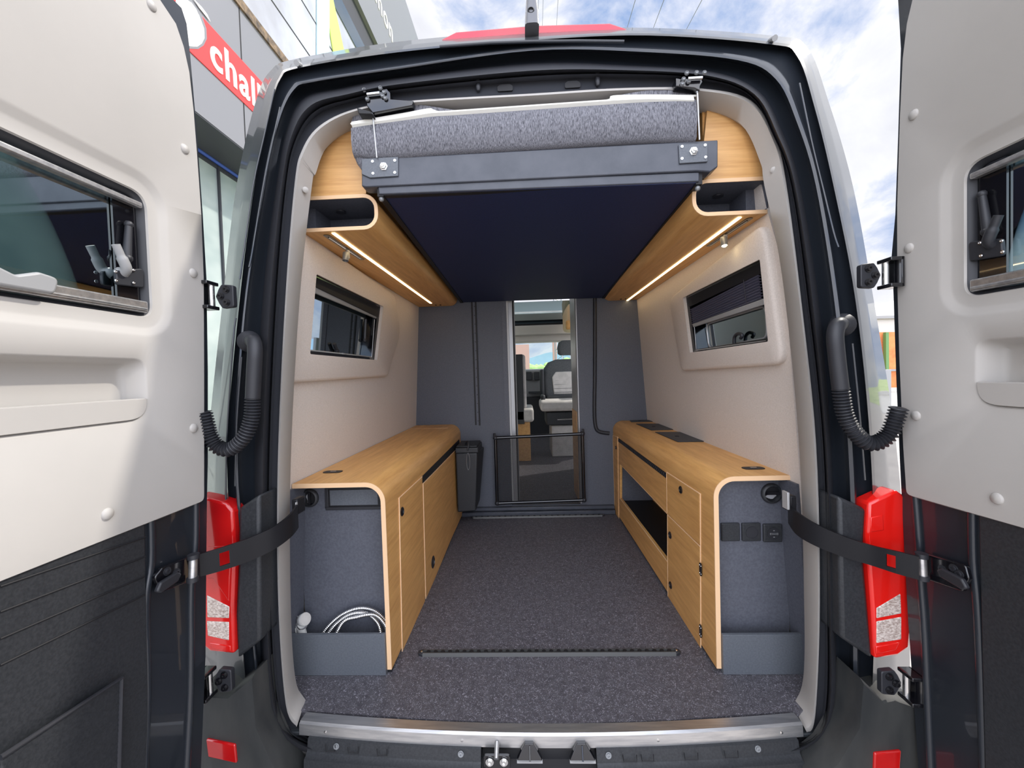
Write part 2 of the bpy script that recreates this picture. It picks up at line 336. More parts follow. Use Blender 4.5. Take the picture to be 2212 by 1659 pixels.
# ---- sill: aluminium strip (structure) and plastic step
def sillx(t):  # t 0..1
    return -.690+1.330*t
top_in = []; top_out = []; lo = []; lo2 = []
for k in range(25):
    t = k/24; bow = (2*t-1)**2; x = sillx(t)
    top_in.append(V((x, .035+.035*bow, .0015))); top_out.append(V((x, .006+.035*bow, .003))); lo.append(V((x, .000+.035*bow, -.001))); lo2.append(V((x, -.002+.035*bow, -.030)))
s = MB().loft([top_in, top_out, lo, lo2, [p+V((0, .012, 0)) for p in lo2]], False).build('trim_2', 'alu', None, smooth=30); struct(s, 'brushed aluminium strip along the rear floor edge')
for px in (673, 1000, 1160, 1440, 1722):
    t = (px-606)/(1773-606); bow = (2*t-1)**2; p = V((sillx(t), .000+.035*bow, -.016)); MB().lathe(p, (0, -1, 0), [(.0045, -.002), (.0045, .001), (.002, .0015)], 10).build('strip_screw', 'chrome', s)
prof = [(.010, -.028), (-.008, -.030), (-.014, -.058), (-.020, -.063), (-.030, -.066), (-.036, -.12), (-.05, -.13), (-.09, -.135), (-.12, -.16), (-.125, -.42), (.02, -.42)]
def step(x0, x1, n=12, push=0, name='bumper_step', mt='plastic', pf=prof):
    L = []
    for k in range(n+1):
        x = x0+(x1-x0)*k/n; bow = ((x+.02)/.64)**2
        L.append([V((x, y+push+.03*bow, z)) for y, z in pf])
    return MB().loft(L, True, True).build(name, mt, van, smooth=30)
xl, xr = PY(1037, 1620, -.02).x, PY(1290, 1620, -.02).x
step(-.66, xl); step(xr, .62)
step(xl, xr, 4, .035, 'latch_recess', 'black')
for px0, px1 in ((690,712),(742,765),(808,830),(1345,1375),(1385,1412),(1480,1510),(1570,1600)):
    a = PY(px0, 1600, -.018); b_ = PY(px1, 1600, -.018); bow = ((a.x+.02)/.64)**2
    q = [V((a.x, -.017+.03*bow, -.034)), V((a.x+.002, -.019+.03*bow, -.050)), V((b_.x, -.019+.03*bow, -.050)), V((b_.x, -.017+.03*bow, -.034))]
    MB().tube(q, .0012, 5).build('step_groove', 'black', van)
for x0, x1 in ((-.76, -.60), (.56, .74)): MB().box(x0, x1, .045, .24, -.045, -.034).build('sill_corner', 'body', van, bevel=.003)
MB().box(-.74, .70, .10, .13, -.45, -.046).build('lower_panel', 'paint', van)
# striker bracket
lt = MB(); c0 = PY(1073, 1612, -.01)
lt.prism(rloop([c0+V(q) for q in ((-.034, -.01, -.014), (.034, -.01, -.014), (.034, -.01, -.052), (-.034, -.01, -.052))], .008, 4), (0, .006, 0))
st = lt.build('lock_striker', 'gloss', van, bevel=.001)
mb = MB(); bolt(mb, c0+V((-.018, -.011, -.030)), (0, -1, 0), .007, .006); bolt(mb, c0+V((.018, -.011, -.030)), (0, -1, 0), .007, .006); mb.build('striker_screw', 'chrome', st)
MB().cyl(c0+V((0, .01, .002)), c0+V((0, -.02, -.014)), .006, None, 12).build('striker_pin', 'alu', st)
for px in (1142, 1255):
    c = PY(px, 1612, -.01)
    a = [c+V(q) for q in ((-.010, 0, .006), (.012, 0, .006), (.034, -.012, -.026), (-.030, -.012, -.026))]
    g = MB().prism(a, (0, .012, 0)).prism([c+V((.0005, -.002, .004)), c+V((.0005, -.016, -.028)), c+V((.0005, -.002, -.028))], (.004, 0, 0)).build('door_guide', 'gloss', van, bevel=.001)
    MB().box(c.x-.030, c.x+.034, c.y-.017, c.y-.008, c.z-.028, c.z-.0255).build('guide_lip', 'lgrey', g)
for px in (705, 998, 1327, 1660):
    t = (px-606)/(1773-606); bow = (2*t-1)**2; mb = MB(); bolt(mb, V((sillx(t), -.012+.033*bow, -.040)), (0, -1, .3), .005, .004); mb.build('step_bolt', 'steel', van)

# ---- black pillar covers beside the lamps, bumper corners, reflectors, lamps
def slab(name, mt, pts, Y, d, bevel=.004, par=van, lb=None, rr=0):
    q = [PY(a, b, Y) for a, b in pts]
    if rr: q = rloop(q, rr, 5)
    o = MB().prism(q, (0, d, 0)).build(name, mt, par, bevel=bevel)
    if lb: o['label'] = lb
    return o
slab('pillar_cover', 'plastic', [(515, 1098), (560, 1068), (562, 1385), (512, 1425), (508, 1330), (513, 1230)], -.012, .08, .008)
slab('pillar_cover', 'plastic', [(1812, 1072), (1872, 1100), (1866, 1200), (1876, 1310), (1886, 1425), (1818, 1380)], -.012, .08, .008)
def lamp(pts, inner, clears, flip, lbl, mt):
    base = slab('tail_light', mt, pts, -.020, .045, .006, van, lbl)
    for c in clears: slab('reversing_lens', 'clear', c, -.0215, .01, .002, base)
    for c in inner: slab('lens_window', 'red2' if flip else 'red', c, -.0215, .01, .002, base)
lamp([(420, 1071), (448, 1076), (488, 1088), (503, 1103), (507, 1197), (503, 1307), (506, 1413), (453, 1408), (425, 1385)], [[(448,1250),(460,1250),(494,1300),(496,1245),(500,1180),(448,1180)], [(452,1388),(498,1396),(498,1408),(456,1402)]],
     [[(446, 1286), (495, 1311), (494, 1336), (447, 1334)], [(446, 1342), (494, 1344), (494, 1384), (448, 1374)]], 0, 'dark red tail lamp with clear reversing section by the left door', 'red')
lamp([(1877, 1087), (1938, 1059), (1962, 1076), (1978, 1270), (1966, 1400), (1941, 1417), (1890, 1424), (1884, 1307), (1873, 1160)], [[(1881,1118),(1908,1112),(1910,1146),(1881,1150)], [(1892,1397),(1944,1388),(1936,1405),(1893,1414)]],
     [[(1894, 1314), (1946, 1283), (1948, 1326), (1894, 1336)], [(1894, 1343), (1948, 1333), (1948, 1382), (1894, 1390)]], 1, 'bright red tail lamp with clear reversing section by the right door', 'red2')
# bumper corners
def bumper(pts, lbl, refl, rim):
    mb = MB(); a = [PY(x, y, -.03) for x, y in pts]; c = sum(a, V())/len(a)
    out = [c+(p-c)*1.0+V((0, .05, 0)) for p in a]; mid = [c+(p-c)*1.0+V((0, .015, 0)) for p in a]; back = [p+V((0, .02, 0)) for p in out]
    mb.loft([[c+(p-c)*.96+V((0, -.012, 0)) for p in a], a, mid, out, back], True, True)
    o = mb.build('bumper_corner', 'dirty', van, smooth=45); o['label'] = lbl
    slab('reflector', 'red', refl, -.047, .02, .003, o, None, .004)
bumper([(430, 1492), (498, 1496), (520, 1478), (552, 1452), (560, 1560), (596, 1640), (625, 1690), (620, 1900), (430, 1900)], 'dusty black bumper corner under the left tail lamp', [(444, 1597), (507, 1610), (511, 1650), (449, 1636)], 0)
bumper([(1985, 1520), (1925, 1500), (1900, 1505), (1856, 1462), (1848, 1560), (1800, 1640), (1750, 1680), (1790, 1900), (1985, 1900)], 'dusty pale bumper corner under the right tail lamp', [(1890, 1628), (1948, 1622), (1944, 1680), (1888, 1680)], 0)

# ---- hinges
def hinge(pp, side, dz, Y, lbl, par=van):
    """pp pixel centre of the plate on the body"""
    c = PY(*pp, Y); sx = side
    r = MB().prism(rloop([c+V((sx*x, 0, z)) for x, z in ((-.020, -.027), (.010, -.030), (.018, -.018), (.026, 0), (.018, .018), (.010, .030), (-.020, .027))], .006, 3), (0, -.014, 0)).build('hinge', 'rubber', par, bevel=.002)
    r['label'] = lbl
    mb = MB()
    for dx, dz in ((-.003, .016), (-.003, -.016), (.012, 0)): bolt(mb, c+V((sx*dx, -.014, dz)), (0, -1, 0), .006, .007)
    mb.build('hinge_bolt', 'gloss', r)
    k = c+V((sx*.031, -.02, 0))
    MB().cyl(k+V((0, 0, -.026)), k+V((0, 0, .026)), .007, None, 16).build('hinge_pin', 'chrome', r)
    mb = MB()
    for z in (-.034, .026): mb.box(min(k.x-sx*.009, k.x+sx*.020), max(k.x-sx*.009, k.x+sx*.020), k.y-.025, k.y+.014, k.z+z, k.z+z+.009)
    mb.box(min(k.x+sx*.014, k.x+sx*.022), max(k.x+sx*.014, k.x+sx*.022), k.y-.025, k.y+.014, k.z-.034, k.z+.035)
    mb.build('hinge_knuckle', 'gloss', r, bevel=.002)
hinge((496, 642), -1, 0, -.005, 'upper hinge of the left rear door')
hinge((1868, 598), 1, 0, -.005, 'upper hinge of the right rear door')
hinge((492, 1462), -1, 0, -.03, 'lower hinge of the left rear door')
hinge((1912, 1466), 1, 0, -.03, 'lower hinge of the right rear door')

# ---- cable conduits
def conduit(smooth_pts, cor_pts, lbl):
    a = spline([PY(x, y, Y) for x, y, Y in smooth_pts], 8); r = MB().tube(a, .017, 16).build('cable_conduit', 'rubber', van, smooth=60); r['label'] = lbl
    b_ = spline([PY(x, y, Y) for x, y, Y in cor_pts], 40); n = len(b_); tot = 0
    # resample evenly
    d = [0]
    for i in range(1, n): d.append(d[-1]+(b_[i]-b_[i-1]).length)
    m_ = int(d[-1]/.00125); path = []; rad = []; j = 0
    for k in range(m_):
        s_ = d[-1]*k/(m_-1)
        while j < n-2 and d[j+1] < s_: j += 1
        t = (s_-d[j])/max(1e-9, d[j+1]-d[j]); path.append(b_[j].lerp(b_[j+1], t)); rad.append(.0155+.003*math.cos(2*math.pi*s_/.0075))
    MB().tube(path, rad, 16).build('corrugated_hose', 'rubber', r, smooth=70)
    c = a[0]; MB().lathe(c, (a[1]-a[0]), [(.026, -.004), (.028, .004), (.024, .012), (.018, .02)], 20).build('grommet', 'rubber', r)
conduit([(538, 738, .01), (548, 738, -.02), (551, 760, -.032), (549, 800, -.032), (546, 862, -.03)], [(546, 860, -.03), (543, 905, -.03), (527, 945, -.035), (498, 970, -.04), (470, 965, -.045), (453, 940, -.05), (446, 915, -.055), (440, 890, -.06)], 'black corrugated cable hose looping to the left rear door')
conduit([(1820, 702, .01), (1810, 702, -.02), (1804, 725, -.032), (1808, 775, -.032), (1816, 842, -.03)], [(1816, 840, -.03), (1824, 890, -.03), (1840, 925, -.035), (1868, 954, -.04), (1895, 956, -.045), (1920, 938, -.05), (1934, 905, -.055), (1942, 880, -.06)], 'black corrugated cable hose looping to the right rear door')

# ---- door check straps
def ribbon(tops, bots, th):
    n = len(tops); L = []
    for i in range(n):
        t = tops[min(i+1, n-1)]-tops[max(i-1, 0)]; t.z = 0; t.normalize(); nn = V((-t.y, t.x, 0))*th/2
        L.append([tops[i]+nn, tops[i]-nn, bots[i]-nn, bots[i]+nn])
    return L
def strap(pts, hole, lbl, bracket, endp):
    tops = spline([PY(x, y0, Y) for x, y0, y1, Y in pts], 8); bots = spline([PY(x, y1, Y) for x, y0, y1, Y in pts], 8); n = len(tops)
    for a, b_ in zip(tops, bots): b_.x = a.x
    h0, h1 = hole; mb = MB(); R_ = ribbon
    mb.loft(R_(tops[:h0+1], bots[:h0+1], .005), True, True); mb.loft(R_(tops[h1:], bots[h1:], .005), True, True)
    T, B_ = tops[h0:h1+1], bots[h0:h1+1]
    mb.loft(R_(T, [a.lerp(b_, .22) for a, b_ in zip(T, B_)], .005), True, True); mb.loft(R_([a.lerp(b_, .80) for a, b_ in zip(T, B_)], B_, .005), True, True)
    o = mb.build('check_strap', 'strap', van, smooth=30); o['label'] = lbl
    c = endp
    MB().box(c.x-.009, c.x+.009, c.y-.004, c.y+.035, c.z-.026, c.z+.018).build('strap_stop', 'strap', o, bevel=.004)
    return o
sL = strap([(430, 1197, 1245, -.115), (480, 1182, 1231, -.085), (540, 1161, 1210, -.045), (590, 1138, 1186, -.01), (625, 1112, 1160, .03), (641, 1090, 1140, .075)], (7, 10), 'black metal strap holding the left rear door open', None, PY(638, 1092, .085))
sR = strap([(1985, 1202, 1252, -.115), (1935, 1190, 1238, -.09), (1880, 1177, 1220, -.055), (1820, 1157, 1202, -.02), (1760, 1130, 1178, .02), (1722, 1106, 1155, .06), (1704, 1090, 1130, .10)], (8, 11), 'black metal strap holding the right rear door open', None, PY(1712, 1085, .095))
c = PY(1702, 1083, .08); MB().box(c.x-.003, c.x+.003, c.y-.003, c.y+.02, c.z-.022, c.z+.024).build('strap_lever', 'lgrey', sR, bevel=.001)
c = PY(640, 1088, .078); MB().box(c.x-.002, c.x+.001, c.y-.003, c.y+.006, c.z-.010, c.z+.004).build('strap_lever', 'lgrey', sL, bevel=.001)

# ---- rear doors, opened square to the van
def yz(pts, X): return [PX(a, b, X) for a, b in pts]
def rear_door(sd, lbl, edge, medge, hole, pocket, shelf, ridge1, ridge2, plugs, lowx, tgrp):
    X = .83*sd; d = thing_part('rear_door', van, lbl)
    off = lambda v: V((v*sd, 0, 0))     # positive = away from the van centre line
    zb = .647; zt = 1.80
    e = yz(edge, X)
    outer = [V((X, -.86, zt)), V((X, -.22, zt)), V((X, -.15, zt-.02))]+e+[V((X, -.86, zb))]
    outer = rloop(outer, [0, .05, .03]+[.012 if i == len(e)-1 else .004 for i in range(len(e))]+[0], 4)
    def rr(q, rt_, rb_):
        yh, zt_, zb_ = PX(*q[0], X).y, PX(*q[1], X).z, PX(*q[2], X).z
        return rloop([V((X, q[3], zt_)), V((X, yh, zt_)), V((X, yh, zb_)), V((X, q[3], zb_))], [rt_, rt_, rb_, rb_], 8)
    hl = rr(hole, .035, .03); pk = rr(pocket, .028, .045)
    nrm = (1, 0, 0)
    sw = inset(hl, -.042, nrm); s2 = sh(inset(hl, -.020, nrm), off(.009)); hl0 = hl; hl = sh(hl, off(.009))
    mb = MB(); mb.fill(outer, [sw, pk]); mb.loft([sw, sh(inset(sw, .006, nrm), off(.002)), sh(inset(s2, -.005, nrm), off(-.0015)), s2, hl])
    mb.loft([outer, sh(inset(outer, -.004, nrm), off(.008)), sh(inset(outer, -.004, nrm), off(.02))])
    mb.loft([hl, sh(inset(hl, .002, nrm), off(.004))])
    l1 = sh(inset(pk, .004, nrm), off(.003)); l2 = sh(inset(pk, .012, nrm), off(.035)); l3 = sh(inset(pk, .022, nrm), off(.042))
    mb.loft([pk, l1, l2, l3]); mb.fill(l3)
    mb.build('inner_panel', 'cream', d, smooth=50, recalc=True)
    # pocket front: lower part flush with the panel
    sz = PX(*shelf, X).z
    q = [p.copy() for p in inset(pk, .005, nrm)]
    q = [V((p.x, p.y, min(p.z, sz))) for p in q]
    mb = MB(); mb.loft([sh(q, off(.006)), sh(inset(q, .002, nrm), off(-.002)), ], True); mb.fill(sh(inset(q, .002, nrm), off(-.002)))
    mb.box(min((X+.0*sd), X+.03*sd), max(X+.0*sd, X+.03*sd), -.60, max(p.y for p in q)-.02, sz-.006, sz-.001)
    mb.build('pocket_front', 'cream', d, smooth=50)
    # soft swage around the window
    for p in plugs:
        c = PX(*p, X); MB().lathe(c, (-sd, 0, 0), [(.011, -.002), (.011, .001), (.009, .004), (.0, .005)], 18).build('panel_plug', 'cream', d, smooth=70)
    # metal shell
    me = yz(medge, X+.012*sd)
    sh0 = [V((X+.012*sd, -.87, zt+.03)), V((X+.012*sd, -.20, zt+.03))]+me+[V((X+.012*sd, me[-1].y, -.33)), V((X+.012*sd, -.87, -.33))]
    wo = inset(hl0, -.004, nrm); wo = sh(wo, off(.012))
    po = [V((X+.012*sd, p.y, p.z)) for p in inset(pk, -.003, nrm)]
    mb = MB(); mb.fill(sh0, [wo, po]); mb.fill(sh(sh0, off(.048)), [sh(wo, off(.048))])
    mb.loft([sh0, sh(inset(sh0, -.004, nrm), off(.004)), sh(inset(sh0, -.006, nrm), off(.044)), sh(sh0, off(.048))]); mb.loft([wo, sh(wo, off(.048))])
    mb.build('door_shell', 'paint', d, smooth=40)
    for r_ in (ridge1, ridge2): MB().tube(spline(yz(r_, X+.0105*sd), 4), .0075, 10).build('door_rib', 'paint', d, smooth=70)
    # window
    xg = X+.022*sd
    return d, X, off, hl0, nrm
def thing_part(name, parent, lbl=None):
    o = bpy.data.objects.new(name, None); C.objects.link(o); o.parent = parent; o['_o'] = parent['_o']; o.location = (0, 0, 0); o.empty_display_size = .1
    if lbl: o['label'] = lbl
    return o
EL = [(346, 0), (380, 51), (397, 101), (409, 156), (418, 236), (426, 338), (435, 464), (440, 600), (441, 800), (441, 1000), (441, 1081)]
ML = [(375, 0), (392, 17), (403, 51), (410, 110), (421, 236), (429, 338), (438, 464), (446, 600), (449, 800), (449, 1000), (447, 1081), (444, 1417), (434, 1659)]
ER = [(1971, 0), (1959, 51), (1950, 127), (1944, 253), (1938, 443), (1938, 600), (1943, 781), (1951, 962), (1958, 1068)]
MR = [(1940, 0), (1946, 105), (1940, 295), (1934, 464), (1926, 553), (1930, 633), (1936, 817), (1944, 998), (1953, 1178), (1962, 1344), (1984, 1659)]
HL_ = [(332, 550), (250, 385), (230, 672), -.74]
HR_ = [(2072, 480), (2170, 311), (2170, 628), -.74]
dL, XL_, offL, hL, nL = rear_door(-1, 'left rear door, sunlit cream lining above black lower trim', EL, ML, HL_, [(320, 830), (200, 769), (200, 925), -.62], (300, 861),
    [(325, 1112), (326, 1215), (314, 1307), (317, 1490), (311, 1659), (308, 1800)], [(423, 1084), (422, 1182), (413, 1270), (411, 1490), (403, 1659), (398, 1800)], [(327, 12), (399, 322), (417, 590), (418, 925), (232, 1110)], 312, 0)
dR, XR_, offR, hR, nR = rear_door(1, 'right rear door, shaded cream lining above black lower trim', ER, MR, HR_, [(2104, 790), (2180, 727), (2190, 886), -.62], (2150, 825),
    [(1977, 1068), (1985, 1171), (1989, 1256), (1998, 1380), (2010, 1659), (2016, 1800)], [(2101, 1095), (2103, 1211), (2112, 1307), (2119, 1454), (2126, 1659), (2130, 1800)], [(1974, 248), (1964, 536), (1979, 898), (2154, 1077)], 0, 0)

def door_window(d, X, sd, hl, nrm, gl):
    off = lambda v: V((v*sd, 0, 0)); a = hl
    mb = MB(); o_ = sh(inset(a, .0015, nrm), off(.0125)); i_ = sh(inset(a, .010, nrm), off(.020)); i2 = sh(inset(a, .012, nrm), off(.034))
    mb.loft([o_, i_, i2, sh(o_, off(.024))]); mb.build('window_frame', 'rubber', d, smooth=50)
    g0 = sh(inset(a, .006, nrm), off(.030))
    zs = [p.z for p in a]; ys = [p.y for p in a]; z0, z1, ym = min(zs), max(zs), max(ys)
    # black border on the pane at the hinge side, and pane
    mb = MB(); mb.fill(g0); mb.build('window_glass', gl, d)
    bx = ym-.058
    mb = MB().box(min(X+.024*sd, X+.0285*sd), max(X+.024*sd, X+.0285*sd), bx, ym-.006, z0+.012, z1-.012); mb.build('pane_border', 'gloss', d)
    for zz, hh in ((z1-.034, .012), (z0+.010, .024)):
        mb = MB().box(min(X+.006*sd, X+.022*sd), max(X+.006*sd, X+.022*sd), -.72, ym-.012, zz, zz+hh)
        if hh > .02: mb.box(min(X+.002*sd, X+.02*sd), max(X+.002*sd, X+.02*sd), -.72, ym-.016, zz+.004, zz+.010)
        mb.build('blind_rail', 'alu', d, bevel=.003)
    return z0, z1, ym
z0, z1, ym = door_window(dL, XL_, -1, hL, nL, 'tint')
door_window(dR, XR_, 1, hR, nR, 'glasst')
def latch(d, X, sd, pv, tip, plate, stay):
    Xl = X+.020*sd; c = PX(*pv, Xl); t = PX(*tip, X+.004*sd); b_ = [PX(*q, Xl) for q in plate]
    MB().prism(rloop(b_, .006, 3), (.008*sd*-1, 0, 0)).build('latch_plate', 'rubber', d, bevel=.002)
    MB().tube(spline([c, c.lerp(t, .15)+V((-.012*sd, 0, 0)), c.lerp(t, .6)+V((-.006*sd, 0, 0)), t], 6), [.010]*4+[.009]*8+[.007]*7, 12).ball(c, .012, 12).build('latch_handle', 'greyp' if sd < 0 else 'rubber', d, smooth=70)
    for q in plate:
        mb = MB(); p = PX(*q, Xl-.010*sd).lerp(PX(*pv, Xl-.010*sd), .35); bolt(mb, p, (-sd, 0, 0), .0022, .002); mb.build('latch_screw', 'chrome', d)
    s0, s1 = [PX(*q, X+.016*sd) for q in stay]; MB().tube([s0, s1], [.006, .008], 12).ball(s0, .008, 10).ball(s1, .010, 10).build('window_stay', 'rubber', d, smooth=60)
latch(dL, XL_, -1, (262, 590), (250, 528), [(243, 585), (303, 580), (303, 622), (245, 615)], [(278, 485), (274, 558)])
latch(dR, XR_, 1, (2148, 530), (2157, 465), [(2100, 522), (2172, 515), (2175, 552), (2104, 564)], [(2121, 420), (2133, 500)])
c = PX(20, 600, XL_-.002); MB().prism(rloop([c+V((0, y, z)) for y, z in ((-.05, -.016), (.05, -.016), (.058, .012), (.03, .016), (0, .004), (-.03, .016), (-.058, .012))], .010, 4), (.012, 0, 0)).build('blind_grip', 'greyp', dL, bevel=.004, seg=3)
# lower black trim with grooves and net pocket
def lower_trim(d, X, sd, xs, grooves, net, px_edge):
    e0 = PX(px_edge[0], px_edge[1], X).y; e1 = PX(px_edge[2], px_edge[3], X).y; zt, zb = .652, -.30
    q = [V((X+.004*sd, -.86, zt)), V((X+.004*sd, e0, zt)), V((X+.004*sd, e1, zb)), V((X+.004*sd, -.86, zb))]
    MB().prism(q, (.010*sd, 0, 0)).build('lower_trim', 'plastic', d, bevel=.003)
    for a, b_ in grooves: MB().tube([PX(*a, X+.0035*sd), PX(*b_, X+.0035*sd)], .0017, 6).build('trim_groove', 'black', d)
    if net:
        n0 = [PX(*q, X-.012*sd) for q in net]
        mb = MB(); a, b_, c_ = n0; bl_ = V((a.x, a.y, c_.z)); nx, ny = 50, 40
        g = [[(a.lerp(b_, i/nx)).lerp(bl_.lerp(c_, i/nx), j/ny)+V((.0016*((i+j) % 2)*sd, 0, 0)) for i in range(nx+1)] for j in range(ny+1)]
        mb.loft(g, False); mb.build('net_pocket', 'plastic', d, solid=.001, recalc=False)
        MB().tube([a, b_, c_], .004, 8).build('pocket_hem', 'rubber', d)
lower_trim(dL, XL_, -1, 0, [((0, 1267), (314, 1160)), ((0, 1322), (314, 1202)), ((0, 1380), (312, 1245)), ((0, 1437), (312, 1285))], [(0, 1637), (262, 1465), (256, 1700)], (317, 1118, 311, 1659))
lower_trim(dR, XR_, 1, 0, [], None, (2108, 1095, 2132, 1659))
# strap brackets on the doors
def bracket(d, X, sd, pts, bolts, lever, pin):
    b_ = rloop([PX(*q, X-.006*sd) for q in pts], .006, 3); MB().prism(b_, (.010*sd, 0, 0)).build('strap_bracket', 'gloss', d, bevel=.002)
    mb = MB(); [bolt(mb, PX(*q, X-.006*sd), (-sd, 0, 0), .006, .004) for q in bolts]; mb.build('bracket_bolt', 'rubber', d)
    c = PX(*lever, X-.012*sd); MB().prism(rloop([c+V((0, y, z)) for y, z in ((-.03, -.006), (-.02, -.014), (.02, -.010), (.03, .002), (.02, .010), (-.02, .008))], .005, 3), (-.010*sd, 0, 0)).build('bracket_lever', 'rubber', d, bevel=.003)
    p0, p1 = [PX(*q, X-.022*sd) for q in pin]; MB().cyl(p0, p1, .0085, None, 16).build('strap_pin', 'alu', d)
    for t in (.07, .95): MB().tube([p0.lerp(p1, t)+V((0, 0, -.005)), p0.lerp(p1, t)+V((0, 0, .005))], .0115, 14).build('pin_collar', 'rubber', d)
bracket(dL, XL_, -1, [(335, 1247), (352, 1226), (425, 1197), (428, 1248), (412, 1255), (350, 1280)], [(361, 1234), (381, 1237), (360, 1262)], (358, 1256), [(418, 1198), (416, 1254)])
bracket(dR, XR_, 1, [(1985, 1190), (2000, 1196), (2085, 1222), (2092, 1250), (2078, 1278), (1996, 1250)], [(2036, 1230), (2060, 1228), (2072, 1240)], (2064, 1248), [(1990, 1196), (1993, 1250)])

# ================================================================== THE ROOM: floor, walls, ceiling
pLw, nLw = V((-.83, 0, 0)), V((1, 0, -.0607)).normalized()
pRw, nRw = V((.768, 0, 0)), V((1, 0, .0629)).normalized()
def WL(px, py, o=0): return PP(px, py, pLw+nLw*o, nLw)
def WR(px, py, o=0): return PP(px, py, pRw-nRw*o, nRw)
def wl(y, z, o=0): return V((-.83+.0608*z+o, y, z))
def wr(y, z, o=0): return V((.768-.063*z-o, y, z))
fl = [V((-.82, .10, 0)), V((-.72, .078, 0)), V((-.35, .050, 0)), V((-.02, .035, 0)), V((.3, .048, 0)), V((.68, .080, 0)), V((.79, .11, 0)), V((.80, .3, 0)), V((.80, 4.4, 0)), V((-.86, 4.4, 0)), V((-.86, .3, 0))]
struct(MB().prism(fl, (0, 0, -.03)).build('floor', 'floor'), 'dark speckled vinyl floor running to the front of the van')
bumpers = V((0, 0, 0))
padL = [(628, 488), (845, 636), (858, 720), (829, 813), (606, 828)]
winL = [(684, 592), (828, 662), (815, 778), (670, 765)]
winR = [(1475, 643), (1641, 560), (1659, 738), (1490, 762)]
def side_wall(name, Wf, wf, win, sg, lbl, n):
    h = [Wf(a, b_) for a, b_ in win]; h = inset(h, -.02, n)
    o = [wf(.17, -.0), wf(1.63, -.0), wf(1.63, 1.74), wf(.30, 1.74), wf(.27, 1.55), wf(.17, 1.20)]
    mb = MB().fill(o, [h]); mb.loft([o, sh(o, V((sg*.02, 0, 0)))]); mb.loft([h, sh(h, V((sg*.02, 0, 0)))]); return struct(mb.build(name, 'felt', None, smooth=30), lbl)
side_wall('wall_left', WL, wl, winL, -1, 'beige felt-lined left side wall', nLw)
side_wall('wall_right', WR, wr, winR, 1, 'beige felt-lined right side wall', nRw)
def pad(name, Wf, outline, win, rr, lbl, n, gm):
    a = rloop([Wf(x, y, 0) for x, y in outline], rr, 8); b_ = inset(a, .006, n); d = .022
    sg = 1 if n is nLw else -1
    nn = n*sg
    h = rloop([Wf(x, y, d) for x, y in win], .006, 3)
    l0 = a; l1 = sh(a, nn*.012); l2 = sh(inset(a, .004, n), nn*.019); l3 = sh(inset(a, .012, n), nn*d)
    mb = MB().loft([l0, l1, l2, l3]); mb.fill(l3, [h]); h1 = sh(inset(h, -.004, n), -nn*.006); mb.loft([h, h1, sh(inset(h1, -.003, n), -nn*.045)])
    o = mb.build(name, 'felt', None, smooth=60); struct(o, lbl)
    h2 = sh(inset(h, -.006, n), -nn*.016); h3 = sh(inset(h, .012, n), -nn*.020); h4 = sh(h3, -nn*.035)
    mb = MB().loft([h2, h3, h4, sh(h2, -nn*.04)]); f = mb.build('window_frame', 'gloss', o, smooth=40)
    g = sh(inset(h, -.01, n), -nn*.052); MB().fill(g).build('window_pane', gm, o)
    return o, h, nn
wL, hLw, nnL = pad('window_1', WL, padL, winL, [.05, .06, .08, .05, .01], 'padded felt surround and tinted window in the left wall', nLw, 'glasst')
padR = [(1663, 478), (1707, 786), (1480, 801), (1452, 645)]
wR, hRw, nnR = pad('window_2', WR, [padR[0], padR[1], padR[2], padR[3]], winR, [.05, .05, .05, .07], 'padded felt surround and window with pleated blind in the right wall', nRw, 'glasst')
def wbar(Wf, o, pts, name, mt, par, th=.008, bevel=.002, lb=None):
    q = [Wf(x, y, o) for x, y in pts]; n = (q[1]-q[0]).cross(q[2]-q[0]).normalized(); r = MB().prism(q, n*th).build(name, mt, par, bevel=bevel)
    if lb: r['label'] = lb
    return r
# left window: rolled blind rail, bottom bar, stay and catches
wbar(WL, .004, [(684, 592), (828, 662), (826, 690), (682, 620)], 'blind_housing', 'black', wL)
wbar(WL, .000, [(682, 618), (816, 678), (815, 689), (681, 633)], 'blind_bar', 'greyp', wL)
wbar(WL, .000, [(670, 755), (806, 770), (806, 775), (670, 764)], 'bottom_rail', 'lgrey', wL)
wbar(WL, -.01, [(808, 684), (827, 690), (815, 777), (800, 775)], 'side_frame', 'black', wL)
wbar(WL, .002, [(741, 762), (749, 764), (749, 773), (741, 771)], 'rail_catch', 'greyp', wL)
MB().tube([WL(809, 690, .0), WL(803, 772, .0)], .0014, 6).build('blind_cord', 'lgrey', wL)
for a, b_ in (((790, 690), (788, 735)), ((722, 742), (728, 758))):
    MB().tube([WL(*a, -.02), WL(*b_, -.02)], .007, 8).ball(WL(*b_, -.02), .010, 8).build('window_stay', 'rubber', wL)
# right window: pleated blind half down
wbar(WR, .004, [(1475, 643), (1641, 560), (1645, 590), (1477, 668)], 'blind_housing', 'black', wR)
q0, q1, q2, q3 = [WR(*p, -.006) for p in ((1492, 668), (1644, 590), (1650, 645), (1496, 703))]
L = []
for k in range(19):
    t = k/18; L.append([q0.lerp(q3, t)+nnR*(.010 if k % 2 else 0), q1.lerp(q2, t)+nnR*(.010 if k % 2 else 0)])
M['pleat'] = mat('pleated_blind', (.13, .13, .19), .7)
MB().loft(L, False).build('pleated_blind', 'pleat', wR, smooth=10, recalc=False)
wbar(WR, .004, [(1495, 700), (1649, 645), (1650, 658), (1497, 707)], 'blind_bar', 'greyp', wR)
wbar(WR, -.012, [(1490, 690), (1502, 704), (1505, 757), (1492, 760)], 'side_frame', 'black', wR)
MB().tube([WR(1500, 706, 0), WR(1504, 757, 0)], .0014, 6).build('blind_cord', 'lgrey', wR)
